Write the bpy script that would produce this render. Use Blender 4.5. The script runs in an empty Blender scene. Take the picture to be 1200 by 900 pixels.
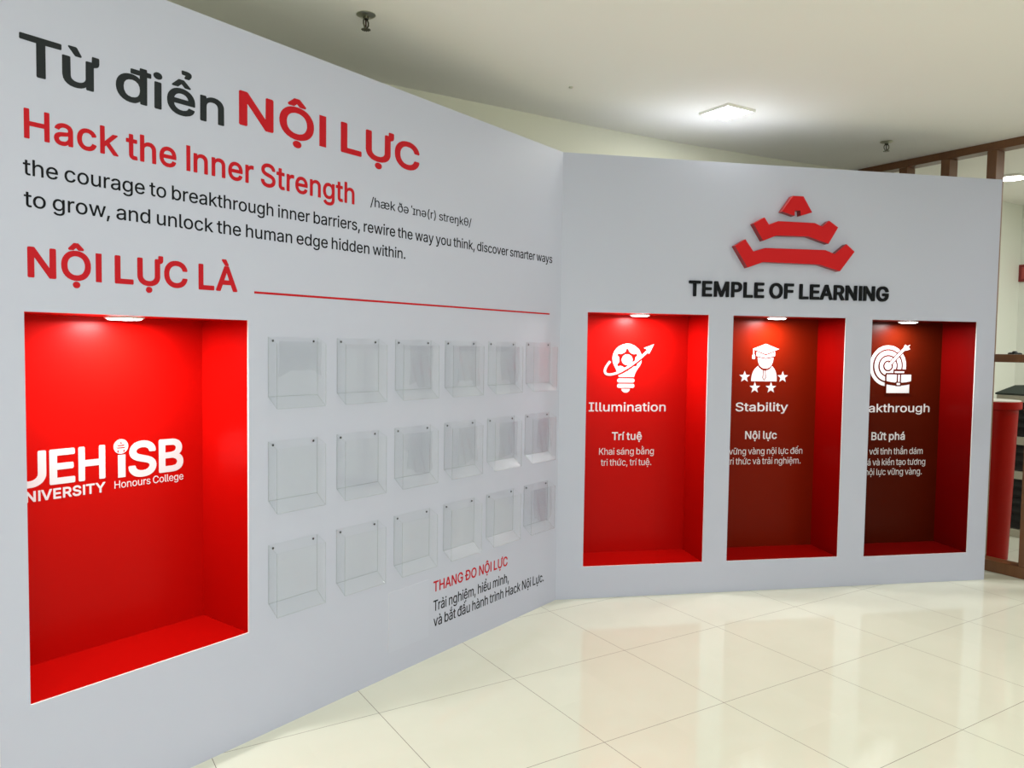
import bpy, bmesh, math, random
from mathutils import Vector, Matrix, Euler
random.seed(4)
SC = bpy.context.scene
COL = SC.collection
D2R = math.pi / 180

# ------------------------------------------------------------------ camera
cam_data = bpy.data.cameras.new('camera')
cam_data.sensor_fit = 'HORIZONTAL'
cam_data.sensor_width = 36.0
cam_data.lens = 904.78 / 1200 * 36.0
cam_data.clip_start = 0.02
cam = bpy.data.objects.new('camera', cam_data)
COL.objects.link(cam)
YAW, PITCH, ROLL = 0.559150, 0.050360, 0.014862
fw = Vector((math.sin(YAW) * math.cos(PITCH), math.cos(YAW) * math.cos(PITCH), -math.sin(PITCH)))
r0 = Vector((math.cos(YAW), -math.sin(YAW), 0))
u0 = r0.cross(fw)
rt = math.cos(ROLL) * r0 + math.sin(ROLL) * u0
up = -math.sin(ROLL) * r0 + math.cos(ROLL) * u0
M = Matrix((rt, up, -fw)).transposed().to_4x4()
M.translation = Vector((-2.29862, -2.66603, 1.39225))
cam.matrix_world = M
SC.camera = cam

# ------------------------------------------------------------------ world, light, exposure
world = bpy.data.worlds.new('world')
SC.world = world
world.use_nodes = True
world.node_tree.nodes['Background'].inputs[0].default_value = (0.9, 0.95, 1.0, 1)
world.node_tree.nodes['Background'].inputs[1].default_value = 0.05
SC.view_settings.view_transform = 'Standard'
SC.view_settings.look = 'None'
SC.view_settings.gamma = 1.0
SC.view_settings.use_curve_mapping = False
SC.view_settings.exposure = 0.05
SC.cycles.use_denoising = True
SC.cycles.transparent_max_bounces = 32
SC.cycles.max_bounces = 10
SC.cycles.diffuse_bounces = 6
SC.cycles.sample_clamp_indirect = 6.0

CEIL = 2.713


def area_light(name, loc, size, power, color=(1, 1, 1), rot=(0, 0, 0)):
    d = bpy.data.lights.new(name, 'AREA')
    d.shape = 'SQUARE'
    d.size = size
    d.energy = power
    d.color = color
    o = bpy.data.objects.new(name, d)
    o.location = loc
    o.rotation_euler = rot
    COL.objects.link(o)
    return o


ROOM_COLOR = (1.0, 1.0, 0.97)
# ceiling panels of the hall that hang behind and beside the photographer
for (lx, ly, pw) in ((-1.2, -2.2, 20), (1.6, -2.6, 19), (-3.6, -2.4, 22), (-1.0, -4.6, 18), (1.8, -4.8, 16), (-3.6, -4.8, 14)):
    area_light('hall_ceiling_lamp', (lx, ly, CEIL - 0.012), 0.6, pw, ROOM_COLOR)
# cool fill light added behind the photographer to brighten panels and ceiling, no window there
area_light('added_cool_fill', (-2.2, -5.9, 1.5), 2.4, 75, (0.93, 0.97, 1.0), (90 * D2R, 0, 0))
# the neighbouring room beyond the lattice
area_light('neighbour_ceiling_lamp', (4.1, -1.3, CEIL - 0.012), 0.5, 40, ROOM_COLOR)

# ------------------------------------------------------------------ materials


def mat(name, color, rough=0.5, spec=0.5, metal=0.0, noise=0.0, nscale=8.0, bump=0.0, bscale=60.0, coat=0.0):
    m = bpy.data.materials.new(name)
    m.use_nodes = True
    nt = m.node_tree
    b = nt.nodes['Principled BSDF']
    b.inputs['Base Color'].default_value = (*color, 1)
    b.inputs['Roughness'].default_value = rough
    b.inputs['Specular IOR Level'].default_value = spec
    b.inputs['Metallic'].default_value = metal
    b.inputs['Coat Weight'].default_value = coat
    if noise or bump:
        tc = nt.nodes.new('ShaderNodeTexCoord')
    if noise:
        n = nt.nodes.new('ShaderNodeTexNoise')
        n.inputs['Scale'].default_value = nscale
        n.inputs['Detail'].default_value = 4
        nt.links.new(tc.outputs['Object'], n.inputs['Vector'])
        mx = nt.nodes.new('ShaderNodeMix')
        mx.data_type = 'RGBA'
        mx.inputs[6].default_value = (*[c * (1 - noise) for c in color], 1)
        mx.inputs[7].default_value = (*[min(1, c * (1 + noise)) for c in color], 1)
        nt.links.new(n.outputs['Fac'], mx.inputs[0])
        nt.links.new(mx.outputs[2], b.inputs['Base Color'])
    if bump:
        n2 = nt.nodes.new('ShaderNodeTexNoise')
        n2.inputs['Scale'].default_value = bscale
        nt.links.new(tc.outputs['Object'], n2.inputs['Vector'])
        bp = nt.nodes.new('ShaderNodeBump')
        bp.inputs['Strength'].default_value = bump
        bp.inputs['Distance'].default_value = 0.002
        nt.links.new(n2.outputs['Fac'], bp.inputs['Height'])
        nt.links.new(bp.outputs['Normal'], b.inputs['Normal'])
    return m


def emit(name, color, strength):
    m = bpy.data.materials.new(name)
    m.use_nodes = True
    nt = m.node_tree
    nt.nodes.clear()
    e = nt.nodes.new('ShaderNodeEmission')
    e.inputs[0].default_value = (*color, 1)
    e.inputs[1].default_value = strength
    o = nt.nodes.new('ShaderNodeOutputMaterial')
    nt.links.new(e.outputs[0], o.inputs[0])
    return m


def wood_mat(name, c1, c2, axis_scale):
    m = mat(name, c1, 0.35, 0.5)
    nt = m.node_tree
    b = nt.nodes['Principled BSDF']
    tc = nt.nodes.new('ShaderNodeTexCoord')
    mp = nt.nodes.new('ShaderNodeMapping')
    mp.inputs['Scale'].default_value = axis_scale
    n = nt.nodes.new('ShaderNodeTexNoise')
    n.inputs['Scale'].default_value = 6
    n.inputs['Detail'].default_value = 6
    n.inputs['Distortion'].default_value = 1.2
    mx = nt.nodes.new('ShaderNodeMix')
    mx.data_type = 'RGBA'
    mx.inputs[6].default_value = (*c1, 1)
    mx.inputs[7].default_value = (*c2, 1)
    nt.links.new(tc.outputs['Object'], mp.inputs['Vector'])
    nt.links.new(mp.outputs['Vector'], n.inputs['Vector'])
    nt.links.new(n.outputs['Fac'], mx.inputs[0])
    nt.links.new(mx.outputs[2], b.inputs['Base Color'])
    return m


def floor_mat():
    m = mat('polished_cream_tile', (0.74, 0.735, 0.60), 0.07, 0.5)
    nt = m.node_tree
    b = nt.nodes['Principled BSDF']
    tc = nt.nodes.new('ShaderNodeTexCoord')
    sp = nt.nodes.new('ShaderNodeSeparateXYZ')
    nt.links.new(tc.outputs['Object'], sp.inputs[0])

    def math_node(op, a, bb=None):
        n = nt.nodes.new('ShaderNodeMath')
        n.operation = op
        for i, v in enumerate((a, bb)):
            if v is None:
                continue
            if isinstance(v, (int, float)):
                n.inputs[i].default_value = v
            else:
                nt.links.new(v, n.inputs[i])
        return n.outputs[0]
    lines = []
    cells = []
    for ax in (0, 1):
        t = math_node('DIVIDE', sp.outputs[ax], 0.6)
        t = math_node('ADD', t, 100.5)
        cells.append(math_node('FLOOR', t))
        f = math_node('FRACT', t)
        d = math_node('ABSOLUTE', math_node('SUBTRACT', f, 0.5))
        lines.append(math_node('LESS_THAN', d, 0.0019))
    line = math_node('MAXIMUM', lines[0], lines[1])
    # faint cloudy veining of the tile glaze, shifted from tile to tile
    cmb = nt.nodes.new('ShaderNodeCombineXYZ')
    nt.links.new(cells[0], cmb.inputs[0])
    nt.links.new(cells[1], cmb.inputs[1])
    wn = nt.nodes.new('ShaderNodeTexWhiteNoise')
    nt.links.new(cmb.outputs[0], wn.inputs['Vector'])
    add = nt.nodes.new('ShaderNodeVectorMath')
    add.operation = 'MULTIPLY_ADD'
    nt.links.new(wn.outputs['Color'], add.inputs[0])
    add.inputs[1].default_value = (9, 9, 9)
    nt.links.new(tc.outputs['Object'], add.inputs[2])
    n = nt.nodes.new('ShaderNodeTexNoise')
    n.inputs['Scale'].default_value = 3.5
    n.inputs['Detail'].default_value = 5
    nt.links.new(add.outputs[0], n.inputs['Vector'])
    mx = nt.nodes.new('ShaderNodeMix')
    mx.data_type = 'RGBA'
    mx.inputs[6].default_value = (0.655, 0.67, 0.555, 1)
    mx.inputs[7].default_value = (0.72, 0.735, 0.625, 1)
    nt.links.new(n.outputs['Fac'], mx.inputs[0])
    m2 = nt.nodes.new('ShaderNodeMix')
    m2.data_type = 'RGBA'
    nt.links.new(line, m2.inputs[0])
    nt.links.new(mx.outputs[2], m2.inputs[6])
    m2.inputs[7].default_value = (0.16, 0.145, 0.11, 1)
    nt.links.new(m2.outputs[2], b.inputs['Base Color'])
    r = math_node('ADD', math_node('MULTIPLY', line, 0.5), 0.07)
    nt.links.new(r, b.inputs['Roughness'])
    return m


def acrylic_mat(name, tint, gloss, rough=0.04):
    m = bpy.data.materials.new(name)
    m.use_nodes = True
    nt = m.node_tree
    nt.nodes.clear()
    t = nt.nodes.new('ShaderNodeBsdfTransparent')
    t.inputs[0].default_value = (*tint, 1)
    g = nt.nodes.new('ShaderNodeBsdfGlossy')
    g.inputs['Roughness'].default_value = rough
    lw = nt.nodes.new('ShaderNodeLayerWeight')
    lw.inputs['Blend'].default_value = 0.5
    pw = nt.nodes.new('ShaderNodeMath')
    pw.operation = 'POWER'
    pw.inputs[1].default_value = 4.0
    nt.links.new(lw.outputs['Facing'], pw.inputs[0])
    ma = nt.nodes.new('ShaderNodeMath')
    ma.operation = 'MULTIPLY_ADD'
    ma.inputs[1].default_value = 0.35
    ma.inputs[2].default_value = gloss
    nt.links.new(pw.outputs[0], ma.inputs[0])
    mx = nt.nodes.new('ShaderNodeMixShader')
    o = nt.nodes.new('ShaderNodeOutputMaterial')
    nt.links.new(ma.outputs[0], mx.inputs[0])
    nt.links.new(t.outputs[0], mx.inputs[1])
    nt.links.new(g.outputs[0], mx.inputs[2])
    nt.links.new(mx.outputs[0], o.inputs[0])
    return m


PANEL = mat('satin_pale_grey_print', (0.455, 0.478, 0.588), 0.42, 0.28, bump=0.03, bscale=25)
EDGE = mat('white_cut_edge', (0.85, 0.85, 0.85), 0.5)
INK_DARK = mat('charcoal_ink', (0.020, 0.024, 0.027), 0.6, 0.1)
INK_BLACK = mat('black_ink', (0.007, 0.008, 0.010), 0.6, 0.1)
INK_RED = mat('red_ink', (0.44, 0.011, 0.018), 0.6, 0.1)
INK_WHITE = mat('white_ink', (0.58, 0.585, 0.615), 0.5, 0.2)
RED_A = mat('bright_red_lining', (0.40, 0.0020, 0.0012), 0.33, 0.09, bump=0.02)
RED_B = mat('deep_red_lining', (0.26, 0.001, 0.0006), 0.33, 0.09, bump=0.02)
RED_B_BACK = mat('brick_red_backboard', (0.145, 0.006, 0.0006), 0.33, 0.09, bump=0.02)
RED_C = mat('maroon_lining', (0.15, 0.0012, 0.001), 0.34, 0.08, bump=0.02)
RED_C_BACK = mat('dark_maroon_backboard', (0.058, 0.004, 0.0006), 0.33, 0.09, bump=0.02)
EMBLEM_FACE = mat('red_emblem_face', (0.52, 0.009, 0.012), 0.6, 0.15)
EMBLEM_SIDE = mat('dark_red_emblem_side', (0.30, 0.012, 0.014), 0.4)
WALL = mat('cream_wall_paint', (0.70, 0.70, 0.58), 0.7, 0.3, bump=0.05)
WALL_FAR = mat('pale_wall_paint', (0.76, 0.78, 0.72), 0.7, 0.3, bump=0.05)
CEILING = mat('off_white_ceiling_paint', (0.85, 0.835, 0.80), 0.75, 0.25, noise=0.015, nscale=0.8)
FLOOR = floor_mat()
WOOD = wood_mat('brown_stained_wood', (0.10, 0.038, 0.014), (0.17, 0.072, 0.026), (4, 4, 0.6))
CHROME = mat('dark_chrome', (0.14, 0.14, 0.11), 0.25, 0.5, 1.0)
CHROME_PLATE = mat('satin_chrome_plate', (0.55, 0.55, 0.46), 0.3, 0.5, 1.0)
BEZEL = mat('white_enamel', (0.75, 0.75, 0.70), 0.4)
LAMP_GLOW = emit('ceiling_lamp_glow', (1.0, 1.0, 0.94), 25)
PUCK_GLOW = emit('puck_lamp_glow', (0.95, 0.97, 1.0), 14)
ACRYLIC = acrylic_mat('clear_acrylic', (0.995, 0.998, 0.997), 0.022)
ACRYLIC_BASE = acrylic_mat('clear_acrylic_base', (0.985, 0.99, 0.99), 0.008, 0.4)
ACRYLIC_EDGE = acrylic_mat('acrylic_cut_edge', (0.86, 0.885, 0.875), 0.08)
FILM = acrylic_mat('clear_film', (0.93, 0.935, 0.95), 0.03, 0.12)
SCREW = mat('dark_steel_screw', (0.06, 0.06, 0.065), 0.35, 0.5, 0.8)
STICKER = mat('white_matt_sticker', (0.47, 0.495, 0.605), 0.5, 0.25)
PED_RED = mat('red_lacquer', (0.30, 0.004, 0.001), 0.4, 0.08, noise=0.1, nscale=3)
PED_TOP = mat('white_laminate', (0.80, 0.79, 0.72), 0.4)
APP_BODY = mat('beige_plastic', (0.55, 0.54, 0.44), 0.5)
APP_DARK = mat('black_plastic', (0.015, 0.016, 0.016), 0.5)
APP_LID = mat('dark_green_grey_plastic', (0.035, 0.05, 0.04), 0.5)
FRAME_RED = mat('dark_red_frame', (0.22, 0.02, 0.02), 0.4)
PAPER = mat('pale_paper', (0.7, 0.66, 0.6), 0.6)

# ------------------------------------------------------------------ mesh helpers


def box(bm, x0, x1, y0, y1, z0, z1, mi=0):
    v = [bm.verts.new((x, y, z)) for x in (x0, x1) for y in (y0, y1) for z in (z0, z1)]
    for f in ((0, 1, 3, 2), (4, 6, 7, 5), (0, 4, 5, 1), (2, 3, 7, 6), (0, 2, 6, 4), (1, 5, 7, 3)):
        fc = bm.faces.new([v[i] for i in f])
        fc.material_index = mi


def quad(bm, pts, mi=0):
    f = bm.faces.new([bm.verts.new(p) for p in pts])
    f.material_index = mi
    return f


def prism(bm, pts, y0, y1, mi_face=0, mi_side=0):
    """outline in the x-z plane, pushed from y0 (front) to y1 (back)"""
    a = [bm.verts.new((x, y0, z)) for x, z in pts]
    b = [bm.verts.new((x, y1, z)) for x, z in pts]
    bm.faces.new(a).material_index = mi_face
    bm.faces.new(list(reversed(b))).material_index = mi_face
    n = len(pts)
    for i in range(n):
        j = (i + 1) % n
        bm.faces.new([a[i], b[i], b[j], a[j]]).material_index = mi_side


def lathe(bm, prof, n=32, mi=0, cx=0, cy=0):
    rings = []
    for r, z in prof:
        if r < 1e-6:
            rings.append([bm.verts.new((cx, cy, z))])
        else:
            rings.append([bm.verts.new((cx + r * math.cos(2 * math.pi * k / n), cy + r * math.sin(2 * math.pi * k / n), z)) for k in range(n)])
    for a, b in zip(rings, rings[1:]):
        for k in range(n):
            k2 = (k + 1) % n
            if len(a) == 1 and len(b) == 1:
                continue
            if len(a) == 1:
                f = bm.faces.new([a[0], b[k2], b[k]])
            elif len(b) == 1:
                f = bm.faces.new([a[k], a[k2], b[0]])
            else:
                f = bm.faces.new([a[k], a[k2], b[k2], b[k]])
            f.material_index = mi


def tube(bm, pts, r, n=8, mi=0):
    pts = [Vector(p) for p in pts]
    rings = []
    for i, p in enumerate(pts):
        t = (pts[min(i + 1, len(pts) - 1)] - pts[max(i - 1, 0)]).normalized()
        a = t.orthogonal().normalized()
        if rings:
            a = (pa - t * pa.dot(t)).normalized()
        pa = a
        b = t.cross(a)
        rings.append([bm.verts.new(p + r * (math.cos(2 * math.pi * k / n) * a + math.sin(2 * math.pi * k / n) * b)) for k in range(n)])
    for q, w in zip(rings, rings[1:]):
        for k in range(n):
            bm.faces.new([q[k], q[(k + 1) % n], w[(k + 1) % n], w[k]]).material_index = mi
    bm.faces.new(list(reversed(rings[0])))
    bm.faces.new(rings[-1])


def obj(name, bm, mats, parent=None, smooth=False, bevel=0.0, normals=True):
    if normals:
        bmesh.ops.recalc_face_normals(bm, faces=bm.faces)
    me = bpy.data.meshes.new(name)
    bm.to_mesh(me)
    bm.free()
    for m in (mats if isinstance(mats, (list, tuple)) else [mats]):
        me.materials.append(m)
    if smooth:
        for p in me.polygons:
            p.use_smooth = True
        try:
            me.set_sharp_from_angle(angle=40 * D2R)
        except Exception:
            pass
    o = bpy.data.objects.new(name, me)
    COL.objects.link(o)
    if parent is not None:
        o.parent = parent
    if bevel:
        b = o.modifiers.new('bevel', 'BEVEL')
        b.width = bevel
        b.segments = 2
        b.limit_method = 'ANGLE'
    return o


def thing(name, label, cat, loc=(0, 0, 0), rz=0.0, group=None):
    o = bpy.data.objects.new(name, None)
    o.empty_display_size = 0.1
    COL.objects.link(o)
    o.location = loc
    o.rotation_euler = (0, 0, rz)
    tag(o, label, cat, group)
    return o


def tag(o, label, cat, group=None):
    o['label'] = label
    o['category'] = cat
    if group:
        o['group'] = group
    return o


def struct(name, bm, m, bevel=0.0):
    o = obj(name, bm, m, bevel=bevel)
    o['kind'] = 'structure'
    return o


def dup(root, loc, rz, label):
    r = root.copy()
    COL.objects.link(r)
    r.location = loc
    r.rotation_euler = (0, 0, rz)
    r['label'] = label
    for ch in list(root.children):
        c = ch.copy()
        COL.objects.link(c)
        c.parent = r
        for g in list(ch.children):
            d = g.copy()
            COL.objects.link(d)
            d.parent = c
    return r


# ------------------------------------------------------------------ lettering: outlines of a plain grotesque, cap height = 300 units
# R regular, M medium, S semibold, B bold; each glyph, by character code, is (advance, closed outlines x,z,x,z...)
GLYPHS = {}
GLYPHS['R'] = {  # regular
    32: (111, []),
    40: (161, [(104,-56,139,-56,116,-3,101,41,92,82,89,122,92,165,103,218,118,267,138,318,104,317,95,302,80,267,69,232,59,191,54,154,53,103,61,50,78,-3)]),
    41: (161, [(22,-56,57,-56,61,-49,79,-12,92,22,102,59,107,94,107,149,98,212,79,272,57,318,22,318,44,267,59,218,69,165,72,122,69,80,60,41,46,-3)]),
    44: (111, [(22,-70,48,-70,50,-68,80,41,40,41)]),
    46: (111, [(51,-2,62,-2,71,2,79,9,83,19,83,30,79,39,71,47,62,51,50,51,41,47,34,39,30,30,30,19,34,9,41,2)]),
    47: (147, [(9,-45,41,-45,43,-42,138,313,136,314,105,313)]),
    67: (301, [(146,-4,170,-4,193,0,216,9,234,20,250,35,263,52,273,73,279,93,241,94,230,68,213,50,190,37,163,31,137,33,112,43,92,59,76,82,67,103,62,128,61,158,64,186,71,209,82,229,96,245,110,256,128,264,147,268,167,268,186,265,204,257,221,243,233,227,241,206,279,206,273,227,266,243,255,260,241,274,227,285,209,294,188,301,167,304,142,303,114,297,89,285,68,269,52,250,38,225,28,195,24,167,24,133,28,105,38,75,52,50,70,29,93,12,121,1)]),
    72: (305, [(35,0,73,0,73,134,75,137,230,137,232,0,269,0,269,299,234,300,231,298,231,174,230,170,75,170,73,174,73,298,71,300,36,299)]),
    75: (275, [(35,0,73,0,73,97,117,144,218,2,221,0,264,0,143,169,262,299,214,299,110,187,75,145,73,148,73,298,71,300,36,299)]),
    97: (230, [(84,-5,108,-4,129,2,145,12,161,31,163,28,164,0,198,0,198,150,196,173,190,189,178,205,164,215,145,223,127,226,108,227,90,224,71,219,55,211,43,201,33,189,25,173,58,162,70,178,83,188,99,194,118,195,134,193,145,188,155,179,160,169,162,148,157,139,145,135,90,127,60,120,37,108,23,90,19,74,18,55,22,39,28,27,37,16,51,5,67,-1), (90,27,69,34,58,46,54,65,60,81,69,89,83,95,143,105,162,111,162,72,157,58,150,47,138,37,125,30,108,27)]),
    98: (250, [(125,-4,151,-4,177,5,196,19,213,39,224,65,229,93,230,125,224,157,213,183,198,202,179,216,156,225,128,227,105,222,87,210,68,188,67,298,64,300,31,299,31,0,66,0,66,33,68,35,83,16,94,7,108,0), (124,28,110,31,98,36,89,44,80,56,73,69,69,86,67,123,74,155,80,167,88,178,108,191,121,194,135,194,149,192,161,187,171,178,180,166,191,139,193,102,186,69,181,58,172,46,163,37,151,31,138,28)]),
    99: (233, [(112,-4,145,-3,161,2,175,9,188,19,199,30,208,44,213,58,212,61,180,69,171,50,157,37,141,30,120,27,104,30,90,36,78,46,67,63,58,95,58,132,62,148,69,163,78,176,88,185,108,193,134,194,148,189,161,181,171,171,180,155,213,164,202,187,184,207,161,220,134,226,111,226,90,222,73,215,55,202,41,186,31,166,24,148,21,125,21,97,24,74,32,53,42,35,57,19,74,7,92,-1)]),
    100: (250, [(106,-4,129,-4,148,2,165,14,182,35,184,33,184,0,219,0,219,298,217,300,184,300,183,298,182,188,164,210,145,222,124,226,99,225,76,218,55,204,41,187,28,162,21,132,20,104,24,74,33,49,46,28,62,12,83,1), (115,28,101,30,90,36,79,44,70,56,64,69,59,86,57,120,63,150,69,164,77,176,87,185,97,190,108,193,124,194,138,192,150,188,161,179,170,169,177,155,181,139,184,102,178,70,172,58,164,46,154,38,143,31,129,28)]),
    101: (238, [(114,-4,148,-3,178,8,190,16,202,28,210,40,215,53,182,62,180,61,168,43,152,32,129,27,104,30,85,39,71,53,61,74,56,99,217,100,219,102,218,132,215,153,209,171,198,189,184,204,168,215,150,223,127,227,104,225,85,221,67,211,52,199,39,183,30,164,23,143,20,118,21,95,25,72,32,51,44,33,57,19,74,7,94,-1), (58,131,58,141,62,155,76,176,95,189,120,195,143,191,154,185,163,178,176,157,182,132,180,130)]),
    103: (251, [(109,-88,148,-87,178,-77,200,-61,209,-49,215,-38,219,-21,220,-5,219,224,185,223,185,189,182,188,164,210,143,223,115,227,85,222,67,213,51,200,37,182,28,161,23,145,20,122,23,80,28,64,35,48,45,34,58,22,71,13,90,6,108,3,129,4,143,7,157,14,167,22,180,39,182,40,184,39,183,-8,181,-21,173,-38,159,-49,145,-54,131,-57,99,-55,78,-44,60,-24,32,-40,30,-42,40,-56,60,-73,83,-84), (106,36,94,40,83,47,73,57,66,69,58,99,59,136,68,163,76,175,85,183,106,193,134,193,145,190,157,183,166,174,175,161,181,145,183,129,183,92,173,64,166,54,157,45,145,39,134,36)]),
    104: (242, [(31,0,67,0,67,137,69,150,73,164,82,177,94,187,108,192,124,194,140,192,155,185,166,174,172,157,175,139,175,0,209,0,211,3,210,148,207,171,201,190,189,206,175,217,156,224,133,227,112,224,94,216,80,205,68,188,67,298,64,300,34,300,31,298)]),
    105: (98, [(31,0,67,0,67,222,64,224,34,224,31,222), (47,261,57,262,64,266,71,273,74,282,74,291,69,300,62,306,53,309,43,308,34,304,27,296,24,287,26,277,30,270,38,264)]),
    107: (224, [(31,0,67,0,67,81,91,104,172,1,175,0,219,0,118,127,211,222,207,224,168,223,73,127,67,125,67,298,64,300,34,300,31,298)]),
    108: (112, [(73,-1,96,0,105,1,106,4,99,31,85,31,75,33,70,38,68,48,67,299,34,300,31,299,31,41,35,24,45,11,57,3)]),
    109: (360, [(31,0,67,0,67,141,69,157,75,172,87,185,101,192,117,195,131,193,145,187,154,178,160,164,162,0,198,0,198,146,199,160,205,174,216,186,230,193,246,195,262,193,276,186,285,177,291,164,292,150,293,0,328,0,328,160,324,183,315,199,303,213,288,222,269,227,248,227,230,223,213,215,200,204,188,186,186,186,177,204,163,218,147,225,126,228,108,224,91,216,78,204,68,188,66,192,66,222,64,224,31,223)]),
    110: (242, [(31,0,67,0,67,137,69,150,73,164,82,177,94,187,108,192,124,194,140,192,155,185,166,174,172,157,175,139,175,0,210,0,209,162,205,178,199,192,191,204,179,214,163,222,147,226,128,227,112,224,98,219,86,210,75,199,67,187,66,184,66,222,64,224,31,223)]),
    111: (245, [(112,-4,134,-4,156,0,173,8,189,19,203,35,214,56,221,76,224,97,224,125,220,148,214,166,203,187,189,202,173,214,155,222,134,226,111,226,90,222,73,215,55,202,41,186,31,166,24,148,21,125,21,97,24,74,32,53,42,35,57,19,74,7,92,-1), (115,28,101,30,90,36,80,44,71,56,64,69,59,86,57,120,64,153,78,176,88,185,99,191,113,194,127,194,141,192,153,187,164,179,173,168,180,155,186,136,188,102,181,69,174,56,165,44,154,35,143,30)]),
    114: (153, [(31,0,67,0,67,141,68,153,73,164,85,179,101,189,119,192,142,190,142,226,117,226,96,220,80,208,68,190,66,189,66,222,64,224,31,223)]),
    115: (215, [(96,-4,132,-3,148,2,164,9,176,18,184,28,191,39,195,53,195,67,192,83,185,96,175,106,148,120,84,137,72,144,66,153,64,166,70,180,84,191,100,195,121,195,137,191,149,180,159,164,190,171,183,190,169,208,151,219,128,226,91,225,74,221,61,215,48,206,38,194,31,183,28,169,28,153,32,139,39,127,49,117,77,103,139,87,151,79,157,69,158,56,150,42,134,31,116,27,95,28,77,33,64,44,54,62,21,56,29,33,45,14,68,2)]),
    116: (134, [(90,-2,115,-1,123,0,125,3,119,30,90,31,81,35,76,44,74,58,75,192,120,193,120,222,117,224,75,224,74,277,39,278,38,224,4,223,4,194,38,192,38,51,43,28,51,17,61,7,74,1)]),
    117: (242, [(98,-3,121,-2,145,6,161,18,175,38,177,0,209,0,211,2,209,224,175,224,174,85,168,60,161,48,149,38,135,32,119,30,101,32,87,39,76,51,70,64,67,85,66,224,31,224,31,78,35,48,45,27,59,12,78,2)]),
    118: (230, [(96,0,134,0,218,222,216,224,181,224,179,222,130,86,115,35,101,82,50,223,13,224,11,222)]),
    224: (230, [(84,-5,108,-4,129,2,145,12,161,31,163,28,164,0,198,0,198,150,196,173,190,189,178,205,164,215,145,223,127,226,108,227,90,224,71,219,55,211,43,201,33,189,25,173,58,162,70,178,83,188,99,194,118,195,134,193,145,188,155,179,160,169,162,148,157,139,145,135,90,127,60,120,37,108,23,90,19,74,18,55,22,39,28,27,37,16,51,5,67,-1), (90,27,69,34,58,46,54,65,60,81,69,89,83,95,143,105,162,111,162,72,157,58,150,47,138,37,125,30,108,27), (97,254,126,254,99,311,60,312)]),
    225: (230, [(84,-5,108,-4,129,2,145,12,161,31,163,28,164,0,198,0,198,150,196,173,190,189,178,205,164,215,145,223,127,226,108,227,90,224,71,219,55,211,43,201,33,189,25,173,58,162,70,178,83,188,99,194,118,195,134,193,145,188,155,179,160,169,162,148,157,139,145,135,90,127,60,120,37,108,23,90,19,74,18,55,22,39,28,27,37,16,51,5,67,-1), (90,27,69,34,58,46,54,65,60,81,69,89,83,95,143,105,162,111,162,72,157,58,150,47,138,37,125,30,108,27), (96,254,126,254,164,312,124,312)]),
    230: (376, [(85,-5,113,-4,141,5,161,17,178,36,180,36,192,21,207,9,226,1,245,-4,268,-5,291,-2,311,6,328,16,346,37,353,53,351,55,318,62,307,44,291,32,268,27,242,30,224,38,209,53,198,74,195,97,196,100,355,100,357,102,357,125,353,152,346,173,335,192,321,206,305,217,286,223,265,227,242,225,221,219,202,208,187,191,185,191,173,207,159,217,145,222,125,226,104,226,83,223,65,216,48,206,32,187,25,173,27,171,58,162,71,179,85,189,101,194,122,195,137,192,149,185,157,175,161,162,161,130,104,130,69,124,41,111,31,102,23,90,19,74,18,58,21,42,28,27,37,16,51,6,67,-1), (90,28,69,35,58,46,55,55,54,67,57,76,62,83,76,93,97,99,163,99,160,67,155,54,147,44,134,35,122,30,108,27), (196,130,195,136,199,152,214,175,233,189,256,195,281,191,300,180,314,159,320,134,318,130)]),
    237: (98, [(31,0,66,0,67,3,66,223,34,224,31,222), (34,254,36,253,64,254,101,312,61,312)]),
    240: (239, [(109,-4,136,-4,157,2,176,12,194,29,206,49,214,72,218,97,217,132,211,169,198,201,181,231,154,266,192,284,193,286,184,307,134,283,108,302,81,318,66,293,97,275,103,270,104,268,64,248,72,229,74,227,124,251,127,251,155,217,177,176,175,173,159,192,138,206,120,210,97,210,74,202,55,190,41,173,28,150,22,127,20,97,24,69,33,46,46,27,63,12,85,0), (111,28,99,30,88,35,77,44,69,54,63,67,58,83,57,116,65,146,81,167,90,174,101,179,115,181,129,181,141,178,152,172,161,164,171,152,177,139,182,120,183,88,174,60,159,41,138,30)]),
    273: (250, [(106,-4,129,-4,148,2,165,14,182,35,184,33,184,0,219,0,219,245,221,248,247,248,249,249,249,275,221,275,219,277,219,298,217,300,184,300,182,276,119,275,120,248,183,247,182,188,164,210,145,222,124,226,99,225,76,218,55,204,41,187,28,162,21,132,20,104,24,74,33,49,46,28,62,12,83,1), (115,28,101,30,90,36,79,44,70,56,64,69,59,86,57,120,63,150,69,164,77,176,87,185,97,190,108,193,124,194,138,192,150,188,161,179,170,169,177,155,181,139,184,102,178,70,172,58,164,46,154,38,143,31,129,28)]),
    331: (242, [(139,-85,168,-85,186,-79,201,-67,209,-49,211,145,209,164,205,180,197,196,186,209,172,218,156,224,128,227,101,220,80,205,66,187,66,183,66,222,64,224,31,223,31,0,66,0,67,2,67,141,71,159,80,175,91,185,103,191,117,194,133,193,147,190,158,182,166,173,171,162,175,139,174,-37,171,-46,163,-51,132,-53,131,-83)]),
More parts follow.
